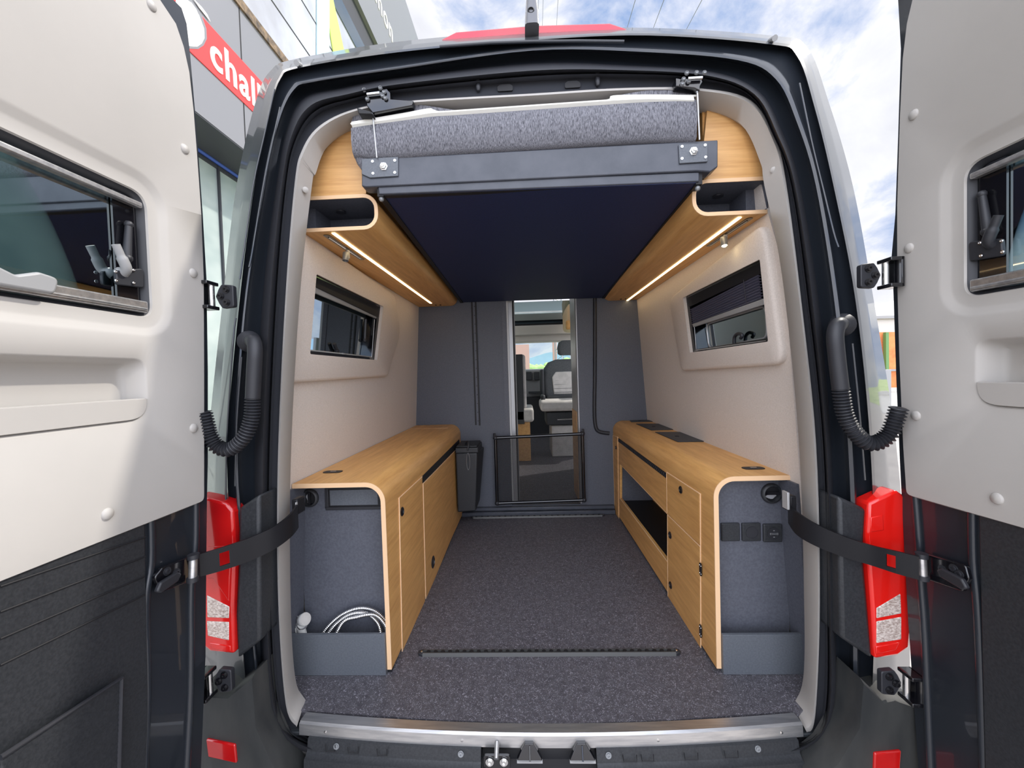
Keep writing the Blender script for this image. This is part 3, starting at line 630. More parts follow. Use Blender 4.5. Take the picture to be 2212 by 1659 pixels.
MB().tube([WR(1606, 604, .004), WR(1612, 655, .004)], .0009, 5).build('blind_cord', 'black', wR)
MB().tube([WR(1505, 757, .0), WR(1657, 736, .0)], .004, 8).build('bottom_rail', 'lgrey', wR)
MB().tube(spline([WR(1586, 742, -.01), WR(1587, 728, -.01), WR(1594, 721, -.01), WR(1603, 724, -.01), WR(1600, 731, -.01)], 5), .006, 10).build('window_latch', 'rubber', wR, smooth=70)
fr_ = rloop([WR(*p, -.028) for p in ((1526, 700), (1655, 660), (1658, 730), (1532, 752))], .03, 5)
MB().tube(fr_+[fr_[0]], .004, 6).build('pane_edge', 'lgrey', wR)
struct(MB().box(-.76, .70, .27, 1.64, 1.735, 1.76).build('ceiling', 'ceil'), 'cream ceiling above the lift bed')

# bulkhead
YB = 1.63
o = [V((-.86, YB, 0)), V((.80, YB, 0)), V((.80, YB, 1.76)), V((-.86, YB, 1.76))]
a_, b2, c_, d_ = PY(1094, 700, YB), PY(1244, 700, YB), PY(1249, 1092, YB), PY(1110, 1092, YB)
h = [V((a_.x, YB, 1.60)), V((b2.x, YB, 1.60)), V((b2.x, YB, .055)), V((a_.x, YB, .055))]
mb = MB().fill(o, [h]).fill(sh(o, (0, .03, 0)), [sh(h, (0, .03, 0))]); mb.loft([o, sh(o, (0, .03, 0))]).loft([h, sh(h, (0, .03, 0))])
M['bulk'] = noisy(mat('slate_blue_laminate', (.07, .075, .095), .55), (.08, .087, .108), (.10, .107, .13), 160)
wf = struct(mb.build('wall_front', 'bulk', None, smooth=20), 'slate grey partition with the doorway to the cab')
# joint lines and rails on it
for x0, x1, yy0, yy1, nm, mt, th in ((1018, 1022, 657, 918, 'rail_edge', 'black', .008), (1026, 1029, 657, 919, 'rail_edge', 'black', .008)):
    a, b_ = PY(x0, yy0, YB), PY(x1, yy1, YB); MB().box(a.x, a.x+.010, YB-th, YB+.001, b_.z, 1.5).build(nm, mt, wf)
a = PY(1018, 657, YB); b_ = PY(1029, 919, YB)
rl = MB().box(a.x+.009, a.x+.030, YB-.005, YB+.001, b_.z, 1.5).build('slot_rail', 'dark', wf)
mb = MB()
for k in range(14): mb.lathe(V((a.x+.020, YB-.004, b_.z+.03+k*.058)), (0, -1, 0), [(.003, 0), (.003, .0015)], 8)
mb.build('rail_holes', 'black', rl)
MB().tube(spline([PY(1285, 640, YB-.01), PY(1285, 800, YB-.01), PY(1284, 880, YB-.01), PY(1286, 918, YB-.01), PY(1294, 932, YB-.01), PY(1316, 936, YB-.01)], 6), .012, 10).build('edge_guard', 'rubber', wf, smooth=60)
MB().box(b2.x-.0, b2.x+.006, YB-.004, YB+.001, .06, 1.5).build('jamb_trim', 'lgrey', wf)
MB().box(a_.x-.03, a_.x-.0, YB-.006, YB+.001, .06, 1.5).build('jamb_trim', 'dark', wf)
struct(MB().box(-.50, .50, 1.575, 1.63, .0, .028).box(-.50, .5, 1.60, 1.63, .028, .05).build('trim_3', 'bedfr', None, bevel=.004), 'dark metal threshold below the partition')

# corridor behind the doorway
struct(MB().box(-.25, -.158, 1.665, 2.75, .05, 1.6).build('wall_corridor', 'white', None), 'white side panel of the corridor, left of the doorway')
e = thing('sliding_door', 'narrow white and grey sliding door edge left of the doorway', 'door', (-.15, 1.70, .05))
MB().box(-.1575, -.130, 1.67, 1.70, .056, 1.6).build('door_edge', 'lgrey', e, bevel=.002); MB().box(-.1575, -.122, 1.705, 1.712, .056, 1.6).build('door_gasket', 'black', e)
MB().box(-.1575, -.117, 1.715, 1.745, .056, 1.6).build('door_stile', 'greyp', e, bevel=.002)
k = thing('kitchen_block', 'oak and grey cabinet end seen right of the doorway', 'cabinet', (.35, 1.8, 0))
MB().box(.282, .60, 1.665, 1.95, .05, 1.6).build('side_panel', 'lgrey', k, bevel=.003)
MB().box(.279, .2815, 1.68, 1.95, .05, .66).build('oak_facing', 'oak', k)
struct(MB().box(-.86, .80, 1.66, 4.5, .0, .052).build('floor_step', 'floor'), 'raised vinyl floor beyond the doorway')

# ================================================================== FURNITURE
def arc(cx, cz, r, a0, a1, n=8): return [(cx+r*math.cos(math.radians(a0+(a1-a0)*k/n)), cz+r*math.sin(math.radians(a0+(a1-a0)*k/n))) for k in range(n+1)]
def plate(pts, d, holes=(), mb=None):
    mb = mb or MB(); d = V(d); mb.fill(pts, holes).fill(sh(pts, d), [sh(h, d) for h in holes]).loft([pts, sh(pts, d)])
    for h in holes: mb.loft([h, sh(h, d)])
    return mb
def base_cab(sd, lbl, xw0, xw1, xf, Y0, Y1, ztop, cat='cabinet'):
    """sd -1 left; xf = aisle face, xw0/xw1 wall side at top/floor"""
    r = thing('base_cabinet', lbl, cat, ((xf+xw0)/2, (Y0+Y1)/2, 0)); R_ = .062; t = .014
    outp = [(xw0, ztop)]+[(xf+sd*R_-sd*R_*math.cos(math.radians(a)) if False else xf+sd*R_-sd*(R_*math.sin(math.radians(a))), ztop-R_+R_*math.cos(math.radians(a))) for a in range(0, 91, 9)]+[(xf, ztop-R_-.012)]
    inp = [(xw0, ztop-t)]+[(xf+sd*R_-sd*((R_-t)*math.sin(math.radians(a))), ztop-R_+(R_-t)*math.cos(math.radians(a))) for a in range(0, 91, 9)]+[(xf+sd*t, ztop-R_-.012)]
    prof = outp+inp[::-1]
    MB().loft([[V((x, y, z)) for x, z in prof] for y in (Y0+.003, Y1)], True, True).build('worktop', 'oak', r, smooth=25)
    q = [(xf, ztop-R_-.012), (xf+sd*t, ztop-R_-.012), (xf+sd*t, .012), (xf, .012)]
    eb = MB().loft([[V((x, y, z)) for x, z in prof] for y in (Y0, Y0+.003)], True, True); eb.loft([[V((x, y, z)) for x, z in q] for y in (Y0, Y0+.003)], True, True)
    eb.build('edge_band', 'oak_edge', r, smooth=25)
    return r, ztop-R_-.012, t
# ---- left cabinet
XF = -.497
cl, zj, t_ = base_cab(-1, 'long oak cabinet along the left wall with a black waste bin at its far end', -.790, 0, XF, .215, 1.625, .605)
pp = lambda pts, X: [PX(a, b_, X) for a, b_ in pts]
MB().box(XF-t_, XF, .218, 1.625, .012, zj).build('side_panel', 'oak', cl)
MB().box(XF-t_-.002, XF-.003, .22, .25, .0, .013).build('foot', 'black', cl)
def face(name, pts, X, sd, par, mt='oak', th=.0025, edge=True, inx=.0):
    q = pp(pts, X)
    for p in q: p.y = min(p.y, 1.622)
    o = MB().prism(q, (-sd*-1*0-sd*th, 0, 0)).build(name, mt, par, bevel=.0008)
    if edge:
        for i in range(4):
            a, b_ = q[i], q[(i+1) % 4]
            if i in (3, 0): MB().tube([a+V((-sd*th*.6, 0, 0)), b_+V((-sd*th*.6, 0, 0))], .0021, 6).build('edge_band', 'oak_edge', o)
    return o
d1 = face('cabinet_door', [(861, 1076), (911, 1030), (917, 1299), (868, 1408)], XF, -1, cl)
d2 = face('cabinet_door', [(913, 1045), (992, 964), (997, 1109), (919, 1297)], XF, -1, cl)
MB().prism(pp([(912, 1029), (992, 949), (993, 962), (913, 1044)], XF+.0015), (-.004, 0, 0)).build('pull_slot', 'black', cl)
def knob(par, px, py, X, sd, r_, name='push_button'):
    c = PX(px, py, X); mb = MB().lathe(c, (-sd, 0, 0), [(r_, -.002), (r_, .0025), (r_*.8, .0045), (r_*.72, .0045), (r_*.72, .003)], 24); o = mb.build(name, 'gloss', par)
    MB().lathe(c, (-sd, 0, 0), [(r_*.7, 0), (r_*.7, .0035), (r_*.2, .004)], 20).build('button_cap', 'black', o) if False else None
    return o
knob(d1, 868, 1105, XF+.0025, -1, .016); knob(d2, 935, 1214, XF+.0025, -1, .027)
# worktop items left
def pill(par, c, w, d, z, mt='strap', name='pop_up_socket'):
    q = rloop([V((c.x-w/2, c.y-d/2, z)), V((c.x+w/2, c.y-d/2, z)), V((c.x+w/2, c.y+d/2, z)), V((c.x-w/2, c.y+d/2, z))], d*.48, 6)
    o = MB().prism(q, (0, 0, .002)).build(name, mt, par, bevel=.0008); return o
c = PZ(719, 1019, .606); pl = pill(cl, c, .066, .034, .605); MB().box(c.x-.008, c.x+.012, c.y-.004, c.y+.003, .607, .6085).build('socket_tab', 'chrome', pl)
a, b_ = PZ(863, 927, .606), PZ(962, 928, .606); MB().box(a.x-.02, b_.x, a.y-.001, a.y+.001, .6045, .6056).build('lid_joint', 'oak_edge', cl)
c = PZ(924, 920, .606); pill(cl, c, .025, .008, .605, 'chrome', 'lid_pull')
# end panel, vent, recess box, tray
YE = .285
def poly_end(xa, xf, zt, R_, sd, Y):
    """end panel outline below the worktop"""
    return [V((xa, Y, .0)), V((xa, Y, zt)) ]+[V((xf+sd*R_-sd*R_*math.sin(math.radians(a)), Y, zt-R_+R_*math.cos(math.radians(a)))) for a in range(0, 91, 15)]+[V((xf, Y, .0))]
ep = poly_end(-.808, XF-t_-.001, .590, .048, -1, YE)
MB().prism(ep, (0, .012, 0)).build('end_panel', 'dark', cl)
MB().prism([V((-.829, .175, .001)), V((-.821, .175, .001)), V((-.786, .175, .590)), V((-.794, .175, .590))], (0, YE-.176, 0)).build('filler_strip', 'dark', cl)
ty = .205; zt = PY(740, 1371, ty).z
tr = MB().box(-.822, XF-t_-.001, ty, ty+.010, .001, zt).box(-.822, XF-t_-.001, ty+.01, YE-.002, .001, .012).build('hose_tray', 'tray', cl, bevel=.0006)
def vent(par, px, py, Y, r_, sd):
    c = PY(px, py, Y); o = MB().lathe(c, (0, -1, 0), [(r_, -.0), (r_*1.02, .004), (r_*.95, .010), (r_*.78, .012), (r_*.74, .004), (r_*.70, -.001)], 32).build('air_vent', 'plastic', par, smooth=50)
    MB().lathe(c, (0, -1, 0), [(r_*.72, .0005), (r_*.70, .001)], 28).build('vent_duct', 'black', o)
    cr = [c+V((r_*.55*math.cos(a), -.003-.004*math.sin(3*a), r_*.5*math.sin(a))) for a in [k*math.pi/9 for k in range(18)]]
    if sd < 0: cr = [V((c.x-r_*.1+(p.x-c.x)*.35, p.y, p.z)) for p in cr]
    else: cr = [V((c.x-r_*.1+(p.x-c.x)*.9, p.y, c.z-r_*.25+(p.z-c.z)*.5)) for p in cr]
    MB().prism(cr, (0, -.003, 0)).build('vent_foil', 'cable', o)
    MB().box(c.x-r_*.68, c.x+r_*.68, c.y-.010, c.y-.006, c.z-.003, c.z+.006).build('vent_flap', 'gloss', o) if sd > 0 else MB().box(c.x-.003, c.x+.006, c.y-.010, c.y-.006, c.z-r_*.68, c.z+r_*.68).build('vent_flap', 'gloss', o)
vent(cl, 670, 1075, YE, .030, -1)
rc = [PY(a, b_, YE) for a, b_ in ((703, 1048), (829, 1050), (829, 1099), (703, 1099))]; ny = (0, 1, 0)
xa, xb, za, zb2 = rc[0].x, rc[1].x, rc[2].z, min(rc[0].z, .584)
b3 = MB().box(xa, xb, YE-.006, YE, za, za+.010).box(xa, xb, YE-.006, YE, zb2-.010, zb2).box(xa, xa+.010, YE-.006, YE, za+.010, zb2-.010).box(xb-.010, xb, YE-.006, YE, za+.010, zb2-.010).build('recess_box', 'rubber', cl, bevel=.0015)
MB().box(xa+.014, xb-.020, YE-.004, YE, za+.014, zb2-.016).build('recess_cover', 'tray', b3, bevel=.002)
MB().box(xa+.007, xb-.007, YE-.0008, YE, za+.007, zb2-.007).build('recess_shadow', 'black', b3)
# ---- hand shower and hose in the tray
hs = thing('hand_shower', 'white hand shower head with a ribbed chrome hose in the tray of the left cabinet', 'shower', (-.70, .245, .013))
Yh = .245
a, b_ = PY(655, 1385, Yh), PY(652, 1345, Yh)
mb = MB().tube(spline([PY(658, 1400, Yh), PY(654, 1372, Yh), PY(650, 1352, Yh), PY(655, 1340, Yh)], 5), [.010]*5+[.013]*5+[.016]*5+[.016], 16)
mb.build('shower_handle', 'white', hs, smooth=70)
c = PY(657, 1338, Yh-.005); MB().lathe(c, (.75, -.3, .35), [(.010, -.02), (.018, -.012), (.020, .004), (.019, .007)], 24).build('spray_head', 'white', hs, smooth=50)
MB().lathe(c, (.75, -.3, .35), [(.0185, .007), (.0185, .0085), (.004, .0085)], 20).build('spray_face', 'seatl', hs)
MB().lathe(PY(653, 1347, Yh), (.75, -.3, .5), [(.0185, -.002), (.0185, .002)], 20).build('shower_ring', 'chrome', hs)
MB().tube(spline([PY(641, 1330, Yh), PY(646, 1337, Yh), PY(654, 1345, Yh-.015)], 4), .0025, 8).build('shower_trigger', 'chrome', hs)
MB().tube(spline([PY(640, 1352, Yh), PY(636, 1370, Yh), PY(640, 1392, Yh)], 4), .011, 12).build('shower_neck', 'white', hs, smooth=70)
def ribbed(pts, r_, pitch, Yd, par, name='shower_hose', amp=.0011, mt='chrome'):
    b_ = spline([PY(x, y, Yv) for x, y, Yv in pts], 30); d = [0]
    for i in range(1, len(b_)): d.append(d[-1]+(b_[i]-b_[i-1]).length)
    m_ = int(d[-1]/(pitch/5)); path = []; rad = []; j = 0
    for k in range(m_):
        s_ = d[-1]*k/(m_-1)
        while j < len(b_)-2 and d[j+1] < s_: j += 1
        path.append(b_[j].lerp(b_[j+1], (s_-d[j])/max(1e-9, d[j+1]-d[j]))); rad.append(r_+amp*math.cos(2*math.pi*s_/pitch))
    return MB().tube(path, rad, 10).build(name, mt, par, smooth=70)
ribbed([(690, 1392, .25), (702, 1362, .255), (735, 1330, .26), (775, 1314, .26), (810, 1320, .26), (835, 1345, .262), (843, 1375, .262), (838, 1400, .262)], .0055, .0055, 0, hs)
ribbed([(700, 1385, .24), (722, 1352, .245), (755, 1328, .247), (790, 1325, .247), (815, 1345, .247), (823, 1372, .247), (822, 1400, .247)], .0055, .0055, 0, hs)
ribbed([(716, 1395, .23), (740, 1345, .232), (770, 1333, .235), (808, 1328, .237), (832, 1350, .24), (838, 1380, .24)], .0055, .0055, 0, hs)

# ---- right cabinet
XG = .506
cr, zj, t_ = base_cab(1, 'long oak cabinet along the right wall with drawers, an open shelf and black sockets', .762, 0, XG, .215, 1.625, .600)
nich = pp([(1339, 1002), (1441, 1109), (1441, 1212), (1339, 1076)], XG)
slotR = pp([(1336, 946), (1441, 1023), (1441, 1034), (1336, 954)], XG)
po = [V((XG, .218, .012)), V((XG, 1.625, .012)), V((XG, 1.625, zj)), V((XG, .218, zj))]
plate(po, (t_, 0, 0), [nich]).build('side_panel', 'oak', cr, smooth=20)
y0, y1 = min(p.y for p in nich), max(p.y for p in nich); zz = [p.z for p in nich]
nb = MB(); x0, x1 = XG+t_, XG+.20
nb.box(x1, x1+.004, y0-.01, y1+.01, min(zz)-.02, max(zz)+.02); nb.build('shelf_back', 'oak', cr)
MB().box(x0, x1, y1, y1+.004, min(zz)-.02, max(zz)+.02).box(x0, x1, y0-.004, y0, min(zz)-.02, max(zz)+.02).box(x0, x1, y0, y1, max(zz)+.016, max(zz)+.02).build('shelf_lining', 'dark', cr)
MB().box(x0-.004, x1, y0, y1, min(zz)-.022, min(zz)-.016).build('shelf_floor', 'black', cr)
MB().tube([nich[2]+V((0, 0, .0)), nich[3]], .002, 6).build('shelf_edge', 'oak_edge', cr)
MB().tube([nich[1], nich[0]], .0014, 6).build('shelf_edge', 'oak_edge', cr)
MB().prism(slotR, (-.0015, 0, 0)).build('grille_slot', 'black', cr)
mb = MB()
g0, g1 = slotR[0], slotR[1]
for k in range(40):
    p = slotR[0].lerp(slotR[1], (k+.5)/40); q_ = slotR[3].lerp(slotR[2], (k+.5)/40); mb.tube([p+V((-.002, 0, -.004)), q_+V((-.002, .01, .004))], .0012, 4)
for i_ in range(0): pass
gr = mb.build('grille_slats', 'bedfr', cr); gr['kind'] = 'stuff'
dr = face('drawer', [(1441, 1020), (1512, 1066), (1513, 1177), (1442, 1109)], XG, 1, cr)
dd = face('cabinet_door', [(1443, 1112), (1513, 1180), (1514, 1408), (1444, 1290)], XG, 1, cr)
df = face('cabinet_door', [(1321, 938), (1334, 944), (1336, 1120), (1322, 1098)], XG, 1, cr)
for q in (((1513, 1066), (1514, 1410)), ((1442, 1020), (1444, 1290)), ((1335, 944), (1337, 1121))):
    MB().tube([PX(*q[0], XG-.001), PX(*q[1], XG-.001)], .0017, 6).build('edge_band', 'oak_edge', cr)
knob(dr, 1471, 1058, XG-.0025, 1, .014); knob(dd, 1448, 1156, XG-.0025, 1, .014); knob(dd, 1449, 1264, XG-.0025, 1, .014); knob(df, 1331, 967, XG-.0025, 1, .011)
for px, py in ((1514, 1230), (1514, 1363)):
    c = PX(px, py, XG-.0028); q = [c+V((0, .011*math.sin(a)*(1+.25*math.cos(2*a)), .022*math.cos(a))) for a in [k*math.pi/10 for k in range(20)]]
    hg = MB().prism(q, (-.002, 0, 0)).build('door_hinge', 'gloss', dd); mb = MB()
    for dy, dz in ((.005, .013), (-.005, .013), (.005, -.013), (-.005, -.013)): mb.lathe(c+V((-.002, dy, dz)), (-1, 0, 0), [(.002, 0), (.0015, .001)], 8)
    [setattr(mb, 'z', 1)]; mb.build('hinge_screws', 'chrome', cr) if False else None
    for dy, dz in ((.005, .013), (-.005, .013), (.005, -.013), (-.005, -.013)): hg2 = MB().lathe(c+V((-.002, dy, dz)), (-1, 0, 0), [(.0022, 0), (.0017, .001)], 8).build('hinge_screw', 'chrome', cr)
c = PZ(1627, 1011, .601); pl = pill(cr, c, .068, .034, .600); MB().box(c.x-.010, c.x+.010, c.y-.004, c.y+.003, .602, .6035).build('socket_tab', 'chrome', pl)
for q in ([(1415, 934), (1486, 934), (1537, 954), (1464, 955)], [(1374, 916), (1439, 916), (1472, 928), (1407, 930)], [(1345, 902), (1398, 901), (1423, 911), (1364, 912)]):
    w_ = [PZ(a, b_, .601) for a, b_ in q]
    for p in w_: p.y = min(p.y, 1.600)
    l_ = MB().prism(w_, (0, 0, .003)).build('hatch_lid', 'lid', cr, bevel=.001)
    c = w_[0].lerp(w_[1], .35).lerp(w_[3].lerp(w_[2], .35), .5); MB().lathe(c+V((0, 0, .003)), (0, 0, 1), [(.010, 0), (.010, .0015), (.006, .001)], 16).build('lid_button', 'black', l_)
    for t in (.12, .88):
        c = w_[1].lerp(w_[2], t); MB().box(c.x-.008, c.x+.014, c.y-.012, c.y+.012, .603, .606).build('lid_hinge', 'gloss', l_)
ep = poly_end(.752, XG+t_+.001, .585, .048, 1, .26)
MB().prism(ep, (0, .012, 0)).build('end_panel', 'dark', cr)
ztr = PY(1640, 1371, ty).z
MB().prism([V((.767, .175, .001)), V((.760, .175, .001)), V((.723, .175, .585)), V((.730, .175, .585))], (0, .084, 0)).build('filler_strip', 'dark', cr)
MB().box(XG+t_+.001, .762, ty, ty+.010, .001, ztr).box(XG+t_+.001, .762, ty+.01, .258, .001, .012).build('end_tray', 'tray', cr, bevel=.0006)
vent(cr, 1665, 1065, .26, .031, 1)
for i, (px, py) in enumerate(((1576, 1148), (1621, 1148), (1667, 1150))):
    c = PY(px, py, .26); q = rloop([c+V((x*.028, 0, z*.028)) for x, z in ((-1, -1), (1, -1), (1, 1), (-1, 1))], .003, 3)
    s_ = MB().loft([q, sh(q, (0, -.006, 0)), sh(inset(q, .003, ny), (0, -.009, 0))]).fill(sh(inset(q, .003, ny), (0, -.009, 0))).build('wall_socket', 'gloss' if i > 2 else 'plastic', cr)
    if i: MB().lathe(c+V((0, -.009, 0)), (0, -1, 0), [(.019, 0), (.019, .002), (.017, .002), (.017, .0005)], 28).build('socket_cover', 'rubber', s_)
    if i == 2:
        for dx, dz, sx, sz in ((0, 0, .011, .004), (-.010, 0, .002, .006), (.010, 0, .002, .006), (0, .010, .002, .002), (0, -.010, .002, .002)):
            MB().box(c.x+dx-sx, c.x+dx+sx, c.y-.0125, c.y-.0115, c.z+dz-sz*.5, c.z+dz+sz*.5).build('socket_symbol', 'cable', s_)
        MB().box(c.x-.009, c.x+.009, c.y-.0128, c.y-.0120, c.z-.0008, c.z+.0008).build('socket_symbol', 'gloss', s_)

# ---- overhead cabinets
def overhead(sd, lbl, xw, xe, zb, Y0, led, track, lampp, lit, arch, lblspot):
    r = thing('overhead_cabinet', lbl, 'cabinet', ((xw+xe)/2, .9, zb)); R_ = .045; t = .011; H = .108
    def path(o):
        p = [(xw, zb+o)]; 
        for a in range(-90, 1, 15): p.append((xe+sd*R_-sd*((R_-o)*math.cos(math.radians(a))), zb+R_+(R_-o)*math.sin(math.radians(a))))
        for a in range(0, 91, 15): p.append((xe+sd*R_-sd*((R_-o)*math.cos(math.radians(a))), zb+H-R_+(R_-o)*math.sin(math.radians(a))))
        return p+[(xw, zb+H-o)]
    P0, P1 = path(0), path(t); pr = P0+P1[::-1]
    MB().loft([[V((x, y, z)) for x, z in pr] for y in (Y0+.003, 1.62)], True, True).build('shelf_shell', 'oak', r, smooth=30)
    MB().loft([[V((x, y, z)) for x, z in pr] for y in (Y0, Y0+.003)], True, True).build('edge_band', 'oak_edge', r, smooth=30)
    P2 = path(t+.0006); MB().prism([V((x, Y0+.16, z)) for x, z in P2], (0, .01, 0)).build('shelf_back', 'dark', r)
    MB().loft([[V((x, y, z)) for x, z in P2] for y in (Y0+.002, Y0+.16)], False).build('shelf_lining', 'dark', r, smooth=30)
    # oak fascia above the shelf
    zt = 1.735
    q = [V((xw, Y0, zb+H)), V((xe+sd*.035, Y0, zb+H)), V((xe+sd*.03, Y0, zb+H+.05)), V((xe+sd*.05, Y0, zt-.03)), V((xw+.0, Y0, zt-.03))]
    MB().prism(q, (0, .014, 0)).build('end_panel', 'oak_x', r)
    MB().box(min(xe+sd*.05, xe+sd*.04), max(xe+sd*.05, xe+sd*.04), Y0+.014, 1.62, zb+H, zt-.03).build('cabinet_door', 'oak', r)
    MB().box(min(xw, xw+sd*.004), max(xw, xw+sd*.004), Y0+.004, Y0+.16, zb+t, zb+H-t).box(min(xw-sd*.03, xw), max(xw-sd*.03, xw), Y0+.06, Y0+.16, zb+t, zb+H-t).build('shelf_end', 'dark', r)
    # small round vent inside the shelf
    c = V((xw-sd*.10, Y0+.09, zb+H-t-.002)); MB().lathe(c, (0, 0, -1), [(.016, 0), (.016, .004), (.010, .006)], 20).build('shelf_vent', 'rubber', r)
    z = zb-.0006
    a, b_ = PZ(*led[0], z), PZ(*led[1], z); w_ = .0055
    ls = MB().prism([a+V((-w_, 0, 0)), a+V((w_, 0, 0)), b_+V((w_, 0, 0)), b_+V((-w_, 0, 0))], (0, 0, -.002)).build('light_strip', 'led', r); ls['label'] = 'glowing warm light strip'
    a, b_ = PZ(*track[0], z), PZ(*track[1], z)
    q = rloop([a+V((-.010, 0, 0)), a+V((.010, 0, 0)), b_+V((.010, 0, 0)), b_+V((-.010, 0, 0))], .010, 5)
    tk = MB().prism(q, (0, 0, -.0015)).build('lamp_track', 'gloss', r)
    MB().tube([a+V((0, .02, -.002)), b_+V((0, -.02, -.002))], .002, 6).build('track_groove', 'chrome', tk)
    L0 = PZ(*lampp[0], z-.004); L1 = L0+V((0, 0, -.028)); 
    sp_ = MB().cyl(L0, L1, .0065, None, 14).build('spot_stem', 'greyp', r)
    L2 = L1+V((sd*-.008, -.016, -.002)) if lampp[1] is None else PZ(*lampp[1], z-.030)
    L2 = L1+V((-sd*.014 if lit else sd*.0, -.018, .0))
    MB().lathe(L2, V((0, -.2, -1)), [(.009, -.016), (.0105, -.012), (.0105, .014), (.009, .014), (.008, .006)], 18).build('spot_head', 'steel', sp_)
    if lit: MB().ball(L2+V((0, -.002, -.010)), .0085, 12).build('spot_bulb', 'bulb', sp_)
    for kx in (.10, .13): 
        c = V((xe+sd*kx, 1.56, zb-.001)); MB().lathe(c, (0, 0, -1), [(.006, 0), (.006, .003), (.003, .004)], 12).build('touch_switch', 'gloss', r)
    return r
overhead(-1, 'rounded oak overhead cabinet on the left wall, its spot lamp unlit', -.742, -.486, 1.386, .222, ((720, 503), (931, 655)), ((703, 507), (783, 561)), ((751, 541), None), False, None, '')
overhead(1, 'rounded oak overhead cabinet on the right wall, its spot lamp lit', .680, .462, 1.380, .222, ((1598, 469), (1354, 650)), ((1622, 470), (1530, 532)), ((1567, 508), None), True, None, '')

# ---- lift bed
bed = thing('lift_bed', 'black lift bed frame raised under the ceiling on steel cables', 'bed', (0, .9, 1.45))
YF = .170
A1, A2 = PY(824, 421, YF+.01), PY(1508, 395, YF+.01)
B1, B2 = PY(987, 652, 1.615), PY(1311, 652, 1.615); B2.z = B1.z-.0
B1.z = 1.405; B2.z = 1.400
B1.x, B2.x = A1.x+.005, A2.x-.0
up = V((0, 0, .018))
MB().loft([[A1, A2, B2, B1], [A1+up, A2+up, B2+up, B1+up]], True, True).build('underside_panel', 'under', bed)
for a, b_ in ((A1, B1), (A2, B2)):
    s_ = 1 if a.x < 0 else -1
    MB().loft([[a+V((-.012*s_, 0, -.004)), a+V((.006*s_, 0, -.004)), a+V((.006*s_, 0, .030)), a+V((-.012*s_, 0, .030))], [b_+V((-.012*s_, 0, -.004)), b_+V((.006*s_, 0, -.004)), b_+V((.006*s_, 0, .030)), b_+V((-.012*s_, 0, .030))]], True, True).build('side_rail', 'black', bed)
def fprism(name, mt, pts, Y, d, par, bevel=.002, lb=None):
    o = MB().prism([PY(a, b_, Y) for a, b_ in pts], (0, d, 0)).build(name, mt, par, bevel=bevel)
    if lb: o['label'] = lb
    return o
fprism('front_beam', 'bedfr', [(781, 344), (1551, 302), (1551, 360), (1535, 371), (1505, 369), (790, 404), (781, 402)], YF, .045, bed, .003)
fprism('front_lip', 'bedfr', [(816, 400), (1511, 371), (1511, 392), (818, 420)], YF+.006, .03, bed, .003)
fprism('lip_shadow_rail', 'black', [(822, 418), (1509, 390), (1509, 395), (822, 423)], YF+.012, .02, bed, .001)
for pts, cc, scs in (([(781, 343), (860, 338), (860, 380), (799, 384), (781, 376)], (829, 360), ((805, 349), (853, 347), (806, 375), (853, 373))), ([(1466, 312), (1529, 308), (1529, 349), (1468, 353)], (1498, 327), ((1473, 317), (1523, 314), (1473, 343), (1524, 340)))):
    o = fprism('bracket_plate', 'tray', pts, YF-.005, .005, bed, .0015)
    for q in scs: MB().lathe(PY(*q, YF-.005), (0, -1, 0), [(.0045, 0), (.004, .002), (.0018, .0022), (.0018, .001)], 12).build('plate_screw', 'chrome', o)
    MB().lathe(PY(*cc, YF-.005), (0, -1, 0), [(.012, 0), (.012, .002), (.009, .003), (.009, .008), (.005, .009), (.005, .013)], 6).build('adjusting_bolt', 'chrome', o, smooth=20)
# corner roller where the beam meets the side
for q in ((824, 430), (1507, 407)): MB().ball(PY(*q, YF+.02), .008, 10).build('corner_pin', 'steel', bed)
# suspension
def susp(top, bot, plate_pts, bolts_, rod, lbl):
    c0, c1 = PY(*top, .145), PY(*bot, YF-.010)
    o = MB().tube([c0, c1], .0022, 8).build('suspension_cable', 'cable', bed); o['label'] = lbl
    MB().tube([c0, c0.lerp(c1, .22)], [.0042, .0034], 10).build('cable_ferrule', 'cable', o)
    fprism('pulley_bracket', 'gloss', plate_pts, .14, .05, o, .002)
    MB().tube([PY(*rod[0], .132), PY(*rod[1], .132)], .004, 10).build('pulley_rod', 'chrome', o)
    for q in bolts_: MB().lathe(PY(*q, .138), (0, -1, 0), [(.0062, 0), (.0062, .003), (.004, .006), (.002, .004)], 10).build('bracket_screw', 'steel', o)
susp((801, 204), (814, 341), [(792, 196), (835, 190), (843, 200), (843, 214), (893, 217), (890, 228), (805, 244), (792, 228)], [(787, 195), (822, 191), (830, 200), (827, 208), (833, 213), (794, 215)], [(793, 204), (820, 201)], 'left steel suspension cable')
susp((1505, 171), (1511, 302), [(1460, 168), (1470, 170), (1515, 168), (1518, 176), (1512, 186), (1512, 196), (1500, 190), (1460, 186)], [(1483, 159), (1504, 158), (1521, 158), (1476, 172), (1473, 182), (1487, 177)], [(1486, 170), (1517, 168)], 'right steel suspension cable')
fprism('guide_rail', 'black', [(770, 232), (800, 240), (805, 246), (775, 246)], .13, .2, bed)

